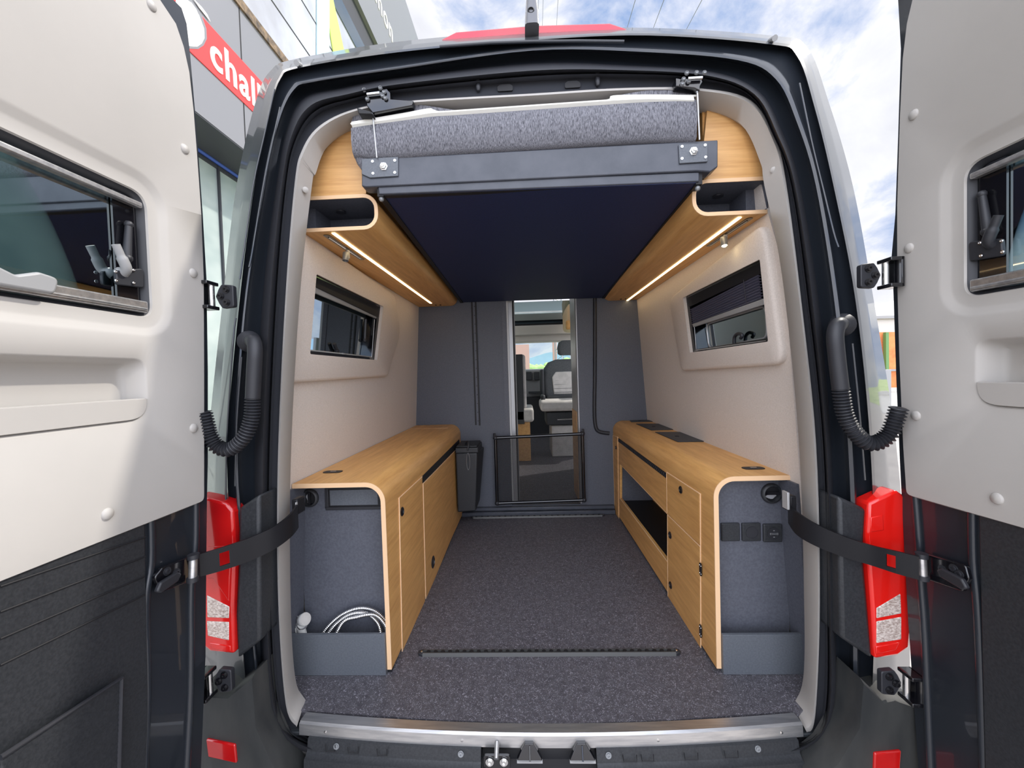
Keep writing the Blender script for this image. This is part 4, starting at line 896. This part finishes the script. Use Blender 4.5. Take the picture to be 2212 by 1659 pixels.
# ---- mattress on the bed
mt_ = thing('mattress', 'heather grey mattress with a cream piped edge lying on the lift bed', 'mattress', (0, .9, 1.60))
Ym = .158
tp = [(758, 268), (800, 261), (870, 252), (931, 244), (980, 241), (1080, 234), (1180, 227), (1280, 220), (1380, 213), (1440, 210), (1504, 207)]
bt = [(762, 335), (800, 340), (870, 337), (931, 332), (980, 328), (1080, 322), (1180, 316), (1280, 309), (1380, 303), (1440, 302), (1504, 303)]
T = spline([PY(*p, Ym) for p in tp], 4); Bq = spline([PY(*p, Ym) for p in bt], 4)
n_ = len(T); grid = []
def ring(k):
    a, b_ = T[k], Bq[k]; x = a.x; ln = [(0, .012, a.z), (0, 0, a.z-.012), (0, -.004, (a.z+b_.z)/2), (0, .002, b_.z+.010), (0, .014, b_.z)]
    pts = [V((x, Ym+dy, z)) for _, dy, z in ln]
    sl = -.05
    back = [V((x, 1.50, b_.z-.06)), V((x, 1.50, a.z-.06))]
    return pts+back
rings = [ring(k) for k in range(n_)]
e0 = [V((p.x+.012, p.y+(.012 if p.y < 1 else -.02), p.z)) for p in rings[0]]; 
MB().loft(rings, True, True).build('mattress_core', 'heather', mt_, smooth=60)
fprism('cover_corner', 'heather', [(759, 300), (800, 300), (800, 392), (784, 372), (768, 350), (762, 335)], Ym+.012, .10, mt_, .012)
def fl_strip(name, mt, top, bot, Y0, depth, par, bev=.004):
    a = spline([PY(*p, Y0) for p in top], 4); b_ = spline([PY(*p, Y0) for p in bot], 4)
    return MB().loft([a, b_, [p+V((0, depth, -.01)) for p in b_], [p+V((0, depth, -.01)) for p in a], a], False).build(name, mt, par, smooth=50)
fl_strip('cover_flap', 'heather', [(762, 252), (800, 241), (870, 228), (905, 226), (940, 231), (985, 238)], [(759, 264), (800, 258), (870, 248), (905, 240), (940, 240), (985, 242)], Ym+.006, .35, mt_)
fl_strip('cover_flap', 'heather', [(1310, 215), (1345, 204), (1400, 195), (1450, 190), (1480, 192), (1500, 200)], [(1310, 217), (1345, 211), (1400, 206), (1450, 204), (1480, 205), (1500, 206)], Ym+.006, .35, mt_)
fl_strip('piping', 'fleece', [(759, 263), (800, 256), (870, 244), (925, 234), (935, 236), (950, 240), (980, 238), (1080, 231), (1180, 224), (1280, 217), (1315, 214), (1325, 206), (1400, 204), (1498, 205)],
         [(759, 269), (800, 264), (870, 254), (925, 245), (935, 244), (950, 243), (980, 241), (1080, 234), (1180, 227), (1280, 220), (1315, 218), (1325, 217), (1400, 214), (1500, 216)], Ym-.003, .012, mt_)
MB().tube(T, .003, 8).build('piping', 'fleece', mt_)

# ---- floor rails
def rail(lbl, a, b_, h, n, w=.026):
    o = thing('floor_rail', lbl, 'rail', ((a.x+b_.x)/2, (a.y+b_.y)/2, 0)); y = (a.y+b_.y)/2
    q = [(-w/2, 0), (-w/2+.004, h), (-.005, h), (-.004, h*.4), (.004, h*.4), (.005, h), (w/2-.004, h), (w/2, 0)]
    MB().loft([[V((x, y+dy, z+.0005)) for dy, z in q] for x in (a.x+.012, b_.x-.012)], True, True).build('rail_profile', 'rail', o, smooth=20)
    for x, s in ((a.x+.012, -1), (b_.x-.012, 1)):
        e = [V((x, y-w/2, .0005)), V((x+s*.014, y-w*.3, .0005)), V((x+s*.018, y, .0005)), V((x+s*.014, y+w*.3, .0005)), V((x, y+w/2, .0005))]
        ec = MB().prism(e, (0, 0, h*.95)).build('end_cap', 'rubber', o, bevel=.002); MB().ball((x+s*.004, y, h), .0045, 10, (1, 1, .5)).build('cap_screw', 'chrome', ec)
    for k in range(n):
        x = a.x+.03+(b_.x-a.x-.06)*k/(n-1)
        MB().cyl((x, y, h*.42), (x, y, h+.0012), .0062, None, 10).build('lashing_hole', 'black', o)
rail('black slotted lashing rail across the floor near the tailgate', PZ(908, 1411, 0), PZ(1468, 1415, 0), .011, 34)
rail('thin black lashing rail across the floor near the partition', PZ(1020, 1117, 0), PZ(1306, 1117, 0), .009, 22)

# ---- waste bin on the end of the left cabinet
wb = thing('waste_bin', 'tall black waste bin hanging at the far end of the left cabinet', 'bin', (-.40, 1.45, .1))
Yb = 1.36
f = [PY(a, b_, Yb) for a, b_ in ((983, 978), (1031, 978), (1028, 1104), (994, 1107))]; f[0].z = f[1].z
f[0].x = f[3].x = max(f[0].x, -.485)
bk = [V((p.x+dx, 1.56, p.z)) for p, dx in zip(f, (.0, .02, .0, 0))]
MB().loft([f, bk], True, True).build('bin_body', 'plastic', wb, bevel=.008, seg=3)
zt = f[0].z; xa, xb = f[0].x, f[1].x
MB().box(xa-.0, xb+.006, Yb-.006, 1.565, zt, zt+.032).box(xa+.004, xb, Yb+.004, 1.555, zt+.032, zt+.042).build('bin_lid', 'plastic', wb, bevel=.006, seg=3)
MB().tube(spline([V((xa+.055, Yb+.05, zt+.04)), V((xa+.065, Yb+.03, zt+.062)), V((xa+.08, Yb+.01, zt+.06)), V((xa+.075, Yb-.012, zt+.02))], 5), .006, 8).build('bin_handle', 'rubber', wb, smooth=70)
hc = V(((xa+xb)/2+.01, Yb-.006, zt-.05)); lp = [hc+V((.010*math.cos(a), 0, .05*math.sin(a))) for a in [k*math.pi/10 for k in range(21)]]
MB().tube(lp, .0028, 6).build('lid_clasp', 'steel', wb, smooth=60)

# ---- safety gate with net
gt = thing('safety_gate', 'low black tube-framed net gate standing in the partition doorway', 'gate', (.1, 1.57, .05))
Yg = 1.565
g = [PY(*p, Yg) for p in ((1070, 946), (1258, 937), (1262, 1080), (1074, 1087))]
for i, (a, b_) in enumerate(((0, 1), (1, 2), (2, 3), (3, 0))): MB().tube([g[a], g[b_]], .0105, 12).build('gate_tube', 'gloss', gt, smooth=60)
for p in g:
    MB().ball(p, .016, 12).build('gate_joint', 'rubber', gt, smooth=60)
mb = MB().fill([g[0], g[1], g[2], g[3]]); mb.build('gate_net', 'net', gt)
MB().tube([g[0]+V((-.006, 0, .0)), g[0]+V((-.006, 0, .03))], .008, 8).build('gate_strap', 'rubber', gt); MB().tube([g[1]+V((.004, 0, .0)), g[1]+V((.004, 0, .03))], .008, 8).build('gate_strap', 'rubber', gt)

# ================================================================== THE CAB seen through the doorway
van_cab = van
zsk0 = PY(1170, 697, 4.1).z; zsk1 = PY(1170, 657, 3.3).z
struct(MB().box(-.86, -.83, 2.9, 4.6, .05, 1.05).box(-.86, -.80, 4.05, 4.6, .05, 1.05).build('wall_cab_left', 'greyp'), 'grey lining of the cab, left side')
struct(MB().box(.77, .80, 1.97, 2.78, .055, 1.73).build('wall_sliding_side', 'greyp'), 'grey lining of the side wall before the sliding door opening')
struct(MB().box(.77, .80, 3.3, 4.6, .055, 1.2).build('wall_cab_right', 'greyp'), 'grey lining of the cab, right side')
# roof liner and header
zr = 1.735
mb = MB(); x0, x1 = -.80, .20
mb.box(-.86, .80, 4.12, 4.30, PY(1170, 722, 4.12).z, zsk0-.02); mb.box(-.86, .80, 4.30, 4.6, PY(1170, 737, 4.3).z, PY(1170, 712, 4.3).z)
hdr = struct(mb.build('trim_4', 'ceil', None, bevel=.01), 'beige header lining above the windscreen')
sx1 = PY(1219, 670, 3.9).x
struct(MB().box(-.86, .80, 1.66, 3.25, zr, zr+.03).box(sx1+.05, .80, 3.25, 4.3, zr-.06, zr+.03).build('ceiling_front', 'ceil'), 'cream ceiling over the living area')
sk = thing('roof_window', 'tinted roof window with a black frame above the cab', 'window', ((sx1-.7)/2, 3.7, 1.6))
a, b_, c, d_ = V((-.75, 4.1, zsk0)), V((sx1, 4.1, zsk0)), V((sx1+.02, 3.3, zsk1+.03)), V((-.75, 3.3, zsk1+.03))
MB().fill([a, b_, c, d_]).build('window_pane', 'glasst', sk)
nz = V((0, -.02, -.0))
MB().tube([a+V((0, -.01, -.012)), b_+V((.01, -.01, -.012)), c+V((.01, -.01, 0))], .020, 8).build('window_frame', 'black', sk)
ow_ = thing('overhead_locker', 'oak and pale locker end beside the roof window', 'cabinet', (sx1+.1, 3.4, 1.4))
p0, p1 = PY(1221, 665, 3.3), PY(1223, 708, 3.3)
MB().box(p0.x+.02, p0.x+.35, 3.3, 3.9, p1.z, zr-.07).build('locker_body', 'oak_edge', ow_, bevel=.05, seg=4); MB().box(p0.x+.0, p0.x+.10, 3.28, 3.34, p1.z-.02, p1.z+.08).build('locker_door', 'oak', ow_, bevel=.02, seg=3)
# windscreen glass
ws = struct(MB().loft([[V((-.80, 4.62, 1.42)), V((.75, 4.62, 1.42))], [V((-.80, 5.1, .92)), V((.75, 5.1, .92))]], False).build('window_3', 'glass'), 'windscreen at the front of the cab')
# dashboard
ds = thing('dashboard', 'dark dashboard with air vents below the windscreen', 'dashboard', (0, 4.5, .5))
q0 = PY(1150, 797, 4.5).z; q1 = PY(1150, 860, 4.5).z
MB().prism([V((-.80, y, z)) for y, z in ((4.42, q0-.02), (4.5, q0), (5.0, q0-.03), (5.0, .35), (4.55, .35), (4.52, q1), (4.45, q0-.15))], (1.55, 0, 0)).build('dash_body', 'greyp', ds, bevel=.015)
MB().box(-.4, .4, 4.5, 4.6, .06, q1+.02).build('dash_console', 'dash', ds, bevel=.01)
for xx in (1143, 1160):
    c = PY(xx, 812, 4.40); MB().box(c.x-.038, c.x+.038, 4.40, 4.45, c.z-.06, c.z+.055).build('dash_vent', 'dash', ds, bevel=.008)
c = PY(1150, 848, 4.38); MB().box(c.x-.05, c.x+.25, 4.38, 4.5, c.z-.012, c.z+.012).build('dash_shelf', 'dash', ds, bevel=.004)
# swivelled cab seat
def cab_seat():
    t = thing('cab_seat', 'swivelled grey cab seat with pale ribbed insert facing the living area', 'seat', (.33, 3.45, .05))
    Y = 3.5; cx = .40
    zz = lambda py: PY(1200, py, Y).z
    MB().ball((0, 0, 0), 1, 4) if False else None
    L = []
    for z, w_, dy in ((zz(868), .23, 0), (zz(850), .26, .0), (zz(820), .265, .02), (zz(795), .25, .05), (zz(782), .20, .07), (zz(776), .11, .08)):
        q = rloop([V((cx-w_, Y+dy, z)), V((cx+w_, Y+dy, z)), V((cx+w_, Y+dy+.13, z)), V((cx-w_, Y+dy+.13, z))], .05, 4); L.append(q)
    MB().loft(L, True, True).build('backrest', 'seat', t, smooth=70)
    ins = [V((cx-.15, Y-.008, zz(852))), V((cx+.15, Y-.008, zz(852))), V((cx+.17, Y+.012, zz(815))), V((cx+.13, Y+.035, zz(803))), V((cx-.12, Y+.035, zz(803))), V((cx-.165, Y+.012, zz(815)))]
    pi = MB().prism(ins, (0, .03, 0)).build('backrest_insert', 'seatl', t, bevel=.01)
    for k in range(5):
        z = ins[0].z+(ins[3].z-ins[0].z)*(k+.6)/6; MB().tube([V((cx-.145, Y-.009+.009*k, z)), V((cx+.15, Y-.009+.009*k, z))], .003, 6).build('seam', 'greyp', pi)
    h = PY(1217, 750, Y+.1); MB().loft([rloop([V((h.x+.02-w_, Y+.06+0, z)), V((h.x+.02+w_+.06, Y+.06, z)), V((h.x+.02+w_+.06, Y+.17, z)), V((h.x+.02-w_, Y+.17, z))], .04, 4) for z, w_ in ((zz(767), .06), (zz(764), .085), (zz(750), .09), (zz(739), .075), (zz(735), .04))], True, True).build('headrest', 'seat', t, smooth=70)
    for dx in (-.03, .06): MB().cyl((h.x+dx+.02, Y+.12, zz(782)), (h.x+dx+.02, Y+.12, zz(764)), .006).build('headrest_post', 'chrome', t)
    MB().box(cx-.32, cx+.28, Y-.50, Y+.02, PY(1200, 889, 3.0).z, PY(1200, 865, 3.1).z).build('seat_cushion', 'seatl', t, bevel=.035, seg=4)
    MB().box(cx-.24, cx+.24, Y-.10, Y+.08, zz(868)-.06, zz(855)).build('lumbar_base', 'dash', t, bevel=.02)
    MB().box(cx-.30, cx-.255, Y-.25, Y+.06, zz(862), zz(850)).box(cx-.30, cx-.25, Y-.02, Y+.10, zz(868), zz(797)).build('armrest', 'dash', t, bevel=.02, seg=3)
    MB().box(cx-.26, cx+.24, Y-.42, Y+.05, PY(1200, 918, 3.1).z, PY(1200, 892, 3.0).z-.0).build('seat_pedestal', 'dash', t, bevel=.01)
    MB().box(cx-.21, cx+.25, Y-.38, Y+.05, .055, PY(1200, 920, 3.1).z).build('pedestal_cover', 'seatl', t, bevel=.01)
    MB().cyl((cx-.15, Y-.43, PY(1200, 906, 3.1).z), (cx+.2, Y-.43, PY(1200, 904, 3.1).z), .008).build('slide_bar', 'chrome', t)
cab_seat()
bn = thing('bench_seat', 'pale bench seat on an oak base, left behind the doorway', 'bench', (-.3, 3.0, .05))
Yn = 2.95
bx = PY(1146, 950, Yn).x
MB().box(-.80, bx, Yn, Yn+.45, .055, PY(1140, 912, Yn).z).build('bench_base', 'oak', bn, bevel=.004)
MB().box(-.80, PY(1153, 900, Yn).x, Yn-.03, Yn+.5, PY(1140, 912, Yn).z+.001, PY(1140, 882, Yn).z).build('bench_cushion', 'seatl', bn, bevel=.03, seg=4)
MB().box(-.80, PY(1137, 850, Yn).x, Yn-.0, Yn+.12, PY(1140, 884, Yn).z, PY(1140, 765, Yn).z).build('bench_backrest', 'seatl', bn, bevel=.03, seg=4)
MB().box(-.80, PY(1131, 850, Yn).x, Yn-.03, Yn-.0, PY(1140, 915, Yn).z, PY(1140, 765, Yn).z).build('bench_shell', 'dash', bn, bevel=.004)

# ================================================================== OUTSIDE
struct(MB().box(-60, 60, -30, 140, -.66, -.60).build('ground', 'ground'), 'sunlit pale paving around the van')
XD = -4.0
fx = lambda px, py, X=XD: PX(px, py, X)
b0 = thing('showroom', 'grey clad showroom with a red sign band left of the van', 'building', (XD-1, 5, -.6))
z0, z1 = fx(530, 325).z, fx(610, 135).z
MB().box(XD-.3, XD, -3, 22, z0, z1).build('fascia', 'facade', b0)
yj = fx(525, 200).y
for k in range(-3, 12):
    y = yj+k*1.62; MB().box(XD-.01, XD+.004, y-.009, y+.009, z0, z1).build('panel_joint', 'black', b0)
MB().box(XD-.3, XD+.03, -3, 22, z1, z1+.14).build('edge_flashing', 'brown', b0)
MB().box(XD-1.2, XD-.005, -3, 22, z0-.02, z0-.001).build('soffit', 'soffit', b0)
X2 = XD-.62; zg = PX(478, 370, X2).z
MB().box(X2-.1, X2, -3, 22, zg-.0, z0-.02).build('lintel', 'soffit', b0)
MB().box(X2-.1, X2-.02, -3, 22, -.6, zg).build('shop_window', 'shop', b0)
MB().box(X2-.0, X2+.05, -3, 22, zg+.05, zg+.30).build('rolled_awning', 'blue', b0, bevel=.02)
ym = PX(476, 450, X2).y
for k in range(-4, 12): MB().box(X2-.02, X2+.012, ym+k*1.4-.015, ym+k*1.4+.015, -.6, zg+.3).build('mullion', 'soffit', b0)
MB().box(X2-.02, X2+.02, -3, 22, .25, .45).build('transom', 'facade', b0)
# red sign
def onwall(name, pts, mt, dx, par, th=.02):
    q = [PX(a, c, XD+dx) for a, c in pts]; return MB().prism(q, (-th, 0, 0)).build(name, mt, par)
rt = .5*(fx(431, 31).z+fx(569, 183).z); rb = .5*(fx(412, 116).z+fx(554, 248).z)
ya = fx(412, 70).y-.4; yb = fx(569, 183).y+2.2
sg_ = MB().box(XD+.001, XD+.012, ya, yb, rb, rt).build('sign_band', 'signred', b0)
onwall('logo_outline', [(380, -20), (410, -4), (434, 28), (446, 62), (447, 84), (440, 98), (428, 106), (408, 105), (380, 85)], 'facade', .016, sg_, .004)
onwall('logo_disc', [(380, -14), (408, 2), (430, 32), (441, 62), (442, 82), (436, 94), (426, 101), (410, 100), (380, 80)], 'signwhite', .020, sg_, .004)
onwall('logo_swoosh', [(417, -4), (436, 15), (448, 31), (455, 47), (446, 36), (430, 16)], 'signwhite', .016, b0, .004)
onwall('logo_swoosh', [(399, -4), (414, 6), (424, 20), (430, 34), (420, 18), (404, 3)], 'signwhite', .024, b0, .004)
def sign_text(body, y_start, y_end, zb_, zt_, X, mt, par, name='sign_lettering', off=.012):
    cu = bpy.data.curves.new(name, 'FONT'); cu.body = body; cu.extrude = .01; cu.offset = off; cu.size = 1; cu.space_character = 1.12
    o = bpy.data.objects.new(name+'_tmp', cu); C.objects.link(o); dg = bpy.context.evaluated_depsgraph_get(); me = bpy.data.meshes.new_from_object(o.evaluated_get(dg)); bpy.data.objects.remove(o)
    xs = [v.co.x for v in me.vertices]; ys = [v.co.y for v in me.vertices]; x0, x1, y0, y1 = min(xs), max(xs), min(ys), max(ys); org = V(par['_o'])
    for v in me.vertices:
        a = (v.co.x-x0)/(x1-x0); b_ = (v.co.y-y0)/(y1-y0); v.co = V((X+v.co.z*.5, y_start+(y_end-y_start)*a, zb_+(zt_-zb_)*b_))-org
    me.materials.clear(); me.materials.append(M[mt]); ob = bpy.data.objects.new(name, me); C.objects.link(ob); ob['_o'] = tuple(org); ob.parent = par; return ob
sign_text('chall', fx(452, 125).y, fx(561, 215).y, rb+.14*(rt-rb), rb+.84*(rt-rb), XD+.018, 'signwhite', sg_, off=.022)
# upper storey
zz = lambda px, py: fx(px, py).z
zA, zB, zC, zD_, zE = z1+.14, fx(745, 50).z, fx(766, 50).z, fx(800, 60).z, fx(892, 50).z
MB().box(XD-.4, XD-.05, -3, 26, zA, zB).build('upper_cladding', 'wclad', b0)
for px, py in ((620, 40), (690, 55)):
    z = zz(px, py); MB().box(XD-.06, XD-.044, -3, 26, z-.012, z+.012).build('cladding_joint', 'black', b0)
MB().box(XD-.4, XD-.03, -3, 26, zB, zC).build('glazing_strip', 'dwin', b0)
MB().box(XD-.4, XD-.10, -3, 26, zC, zD_).build('shadow_gap', 'soffit', b0)
MB().box(XD-.4, XD, -3, 26, zD_, zE).build('upper_fascia', 'facade2', b0)
onwall('colour_band', [(686, -60), (712, -60), (711, 790), (684, 790)], 'cyan', -.02, b0, .02)
onwall('colour_band', [(705, -20), (716, -20), (748, 130), (724, 130), (712, 58)], 'lime', -.022, b0, .02)
tz = fx(833, 50).z; th = .085*(zE-zD_)*1.5
sign_text('www.non', fx(800, -60).y-1.6, fx(848, 95).y, zD_+.28*(zE-zD_), zD_+.38*(zE-zD_), XD+.01, 'signwhite', b0, off=.01)

# far right: warehouse, orange netting, fence
fr = lambda px, py, Y=14.0: PY(px, py, Y)
wh = thing('warehouse', 'pale gabled warehouse beyond the right tail lamp', 'building', (14, 15, -.6))
g_ = [fr(1880, 674), fr(1935, 655), fr(2100, 612), fr(2100, 690), fr(1880, 688)]
MB().prism(g_, (0, 2, 0)).build('gable_roof', 'whitewall', wh)
MB().prism([fr(1880, 686), fr(2100, 678), fr(2100, 900), fr(1880, 900)], (0, .5, 0)).build('warehouse_wall', 'concrete', wh)
MB().prism([fr(1880, 683, 13.9), fr(2100, 676, 13.9), fr(2100, 683, 13.9), fr(1880, 689, 13.9)], (0, .1, 0)).build('eaves', 'greyp', wh)
on = thing('construction_fence', 'orange netted fence with a green post beyond the right door', 'fence', (12, 12, -.6))
gy = 12.0
q = [fr(1880, 718, gy), fr(2100, 714, gy), fr(2100, 850, gy), fr(1880, 850, gy)]; MB().prism(q, (0, .05, 0)).build('orange_net', 'orange', on)
a, b_ = fr(1915, 718, gy-.1), fr(1915, 800, gy-.1); MB().box(a.x-.06, a.x+.03, gy-.15, gy-.05, -.6, a.z).build('fence_post', 'green', on)
MB().box(a.x-.8, a.x+3, gy-.12, gy-.04, b_.z-.03, b_.z+.03).build('fence_rail', 'greyp', on)
lw = thing('boundary_wall', 'low white boundary wall in front of the orange fence', 'wall', (12, 11, -.6))
a = fr(1925, 846, 11.0); MB().box(8, 20, 11.0, 11.2, -.6, a.z).build('wall_body', 'whitewall', lw); MB().box(8, 20, 10.95, 11.25, a.z, a.z+.1).build('wall_coping', 'concrete', lw)
c = fr(1921, 860, 10.5); gp = MB().box(c.x-.12, c.x+.06, 10.5, 10.7, -.6, fr(1921, 798, 10.5).z).build('gate_pier', 'greyp', None, bevel=.01); tag(gp, 'slim grey gate pier in front of the orange fence', 'pier')

# beyond the windscreen
a, b_ = PY(1120, 770, 60), PY(1240, 770, 60)
hp = [(-90, -.6), (-90, 5), (-30, 4.5), (-10, 4.6), (-2, 5.4), (1, 6.0), (4, 6.8), (7, 7.6), (9, 7.9), (12, 7.3), (18, 6.2), (40, 7), (90, 6), (90, -.6)]
MB()
hl_ = MB().prism([V((x*.9, 130, z*.95)) for x, z in hp], (0, 6, 0)).build('hill', 'hill'); tag(hl_, 'hazy blue hill seen through the windscreen', 'hill')
struct(MB().box(-60, 60, 12, 120, -.60, -.55).build('meadow', 'grass'), 'bright green meadow ahead of the van')
rnd = random.Random(3)
hd = thing('hedge', 'long yellow-green hedge across the meadow beyond the windscreen', 'hedge', (2, 40, -.6))
mb = MB()
for k in range(46):
    x = -7+k*.42; r_ = rnd.uniform(.55, .95); mb.ball((x, 40+rnd.uniform(-.4, .4), rnd.uniform(.35, .75)), r_, 8, (1, 1, 1.35))
mb.build('foliage', 'tree', hd)
for k, px in enumerate((1184, 1218)):
    p = PY(px, 790, 46); r_ = (.8, 1.15)[k]; t = thing('tree', ['smaller pale green tree behind the hedge, before the hill', 'larger pale green tree behind the hedge, next to the cab headrest'][k], 'tree', (p.x, 46, -.6))
    mb = MB()
    for i in range(12): mb.ball((p.x+rnd.uniform(-.45, .45)*r_, 46+rnd.uniform(-.4, .4)*r_, 1.2+r_*rnd.uniform(0, .9)), r_*rnd.uniform(.3, .5), 8)
    mb.build('foliage', 'tree', t); MB().cyl((p.x, 46, -.6), (p.x, 46, 1.5), .12, .08, 8).build('trunk', 'brown', t)
p = PY(1136, 755, 30); M['pink'] = mat('pink_render', (.55, .30, .28), .8)
pk = MB().box(p.x-4, PY(1143, 755, 30).x, 30, 33, -.6, PY(1136, 744, 30).z).build('pink_house', 'pink'); tag(pk, 'dusty pink building seen at the left edge of the windscreen', 'building')
p = PY(1199, 755, 24); pc = MB().box(p.x-.14, p.x+.10, 24, 24.3, -.6, 4).build('pink_pillar', 'pink'); tag(pc, 'dusty pink pillar beyond the windscreen, left of the headrest', 'pillar')
# lattice mast seen through the roof window
ms = thing('lattice_mast', 'steel lattice mast seen through the roof window', 'mast', (PY(1205, 680, 20).x, 20, -.6))
xa, xb = PY(1197, 680, 20).x, PY(1213, 680, 20).x
for x in (xa, xb): MB().box(x-.03, x+.03, 20, 20.06, -.6, 7).build('mast_chord', 'steel', ms)
for k in range(9):
    z = 1.5+k*.55; MB().tube([V((xa, 20.03, z)), V((xb, 20.03, z+.28)), V((xa, 20.03, z+.55))], .02, 5).build('mast_lacing', 'steel', ms)
for k, (p0, p1) in enumerate((((1166, -60), (1160, 75)), ((1175, -60), (1171, 75)), ((1209, -60), (1201, 75)), ((1390, -60), (1349, 80)), ((1457, -60), (1404, 80)), ((1548, -60), (1474, 80)))):
    a, b_ = PY(*p0, 8), PY(*p1, 16)
    o = MB().tube([a, b_, b_+(b_-a)*.8], .006 if k < 3 else .009, 5).build('power_line', 'wire')
    tag(o, ['thin overhead wire just right of the roof camera, first of the close pair', 'thin overhead wire right of the roof camera, second of the close pair', 'single thin overhead wire, third from the roof camera', 'overhead wire above the right end of the red brake light', 'overhead wire, second from the right', 'rightmost overhead wire across the clouds'][k], 'wire', 'overhead wires')
for o in bpy.data.objects:
    if '_o' in o: del o['_o']
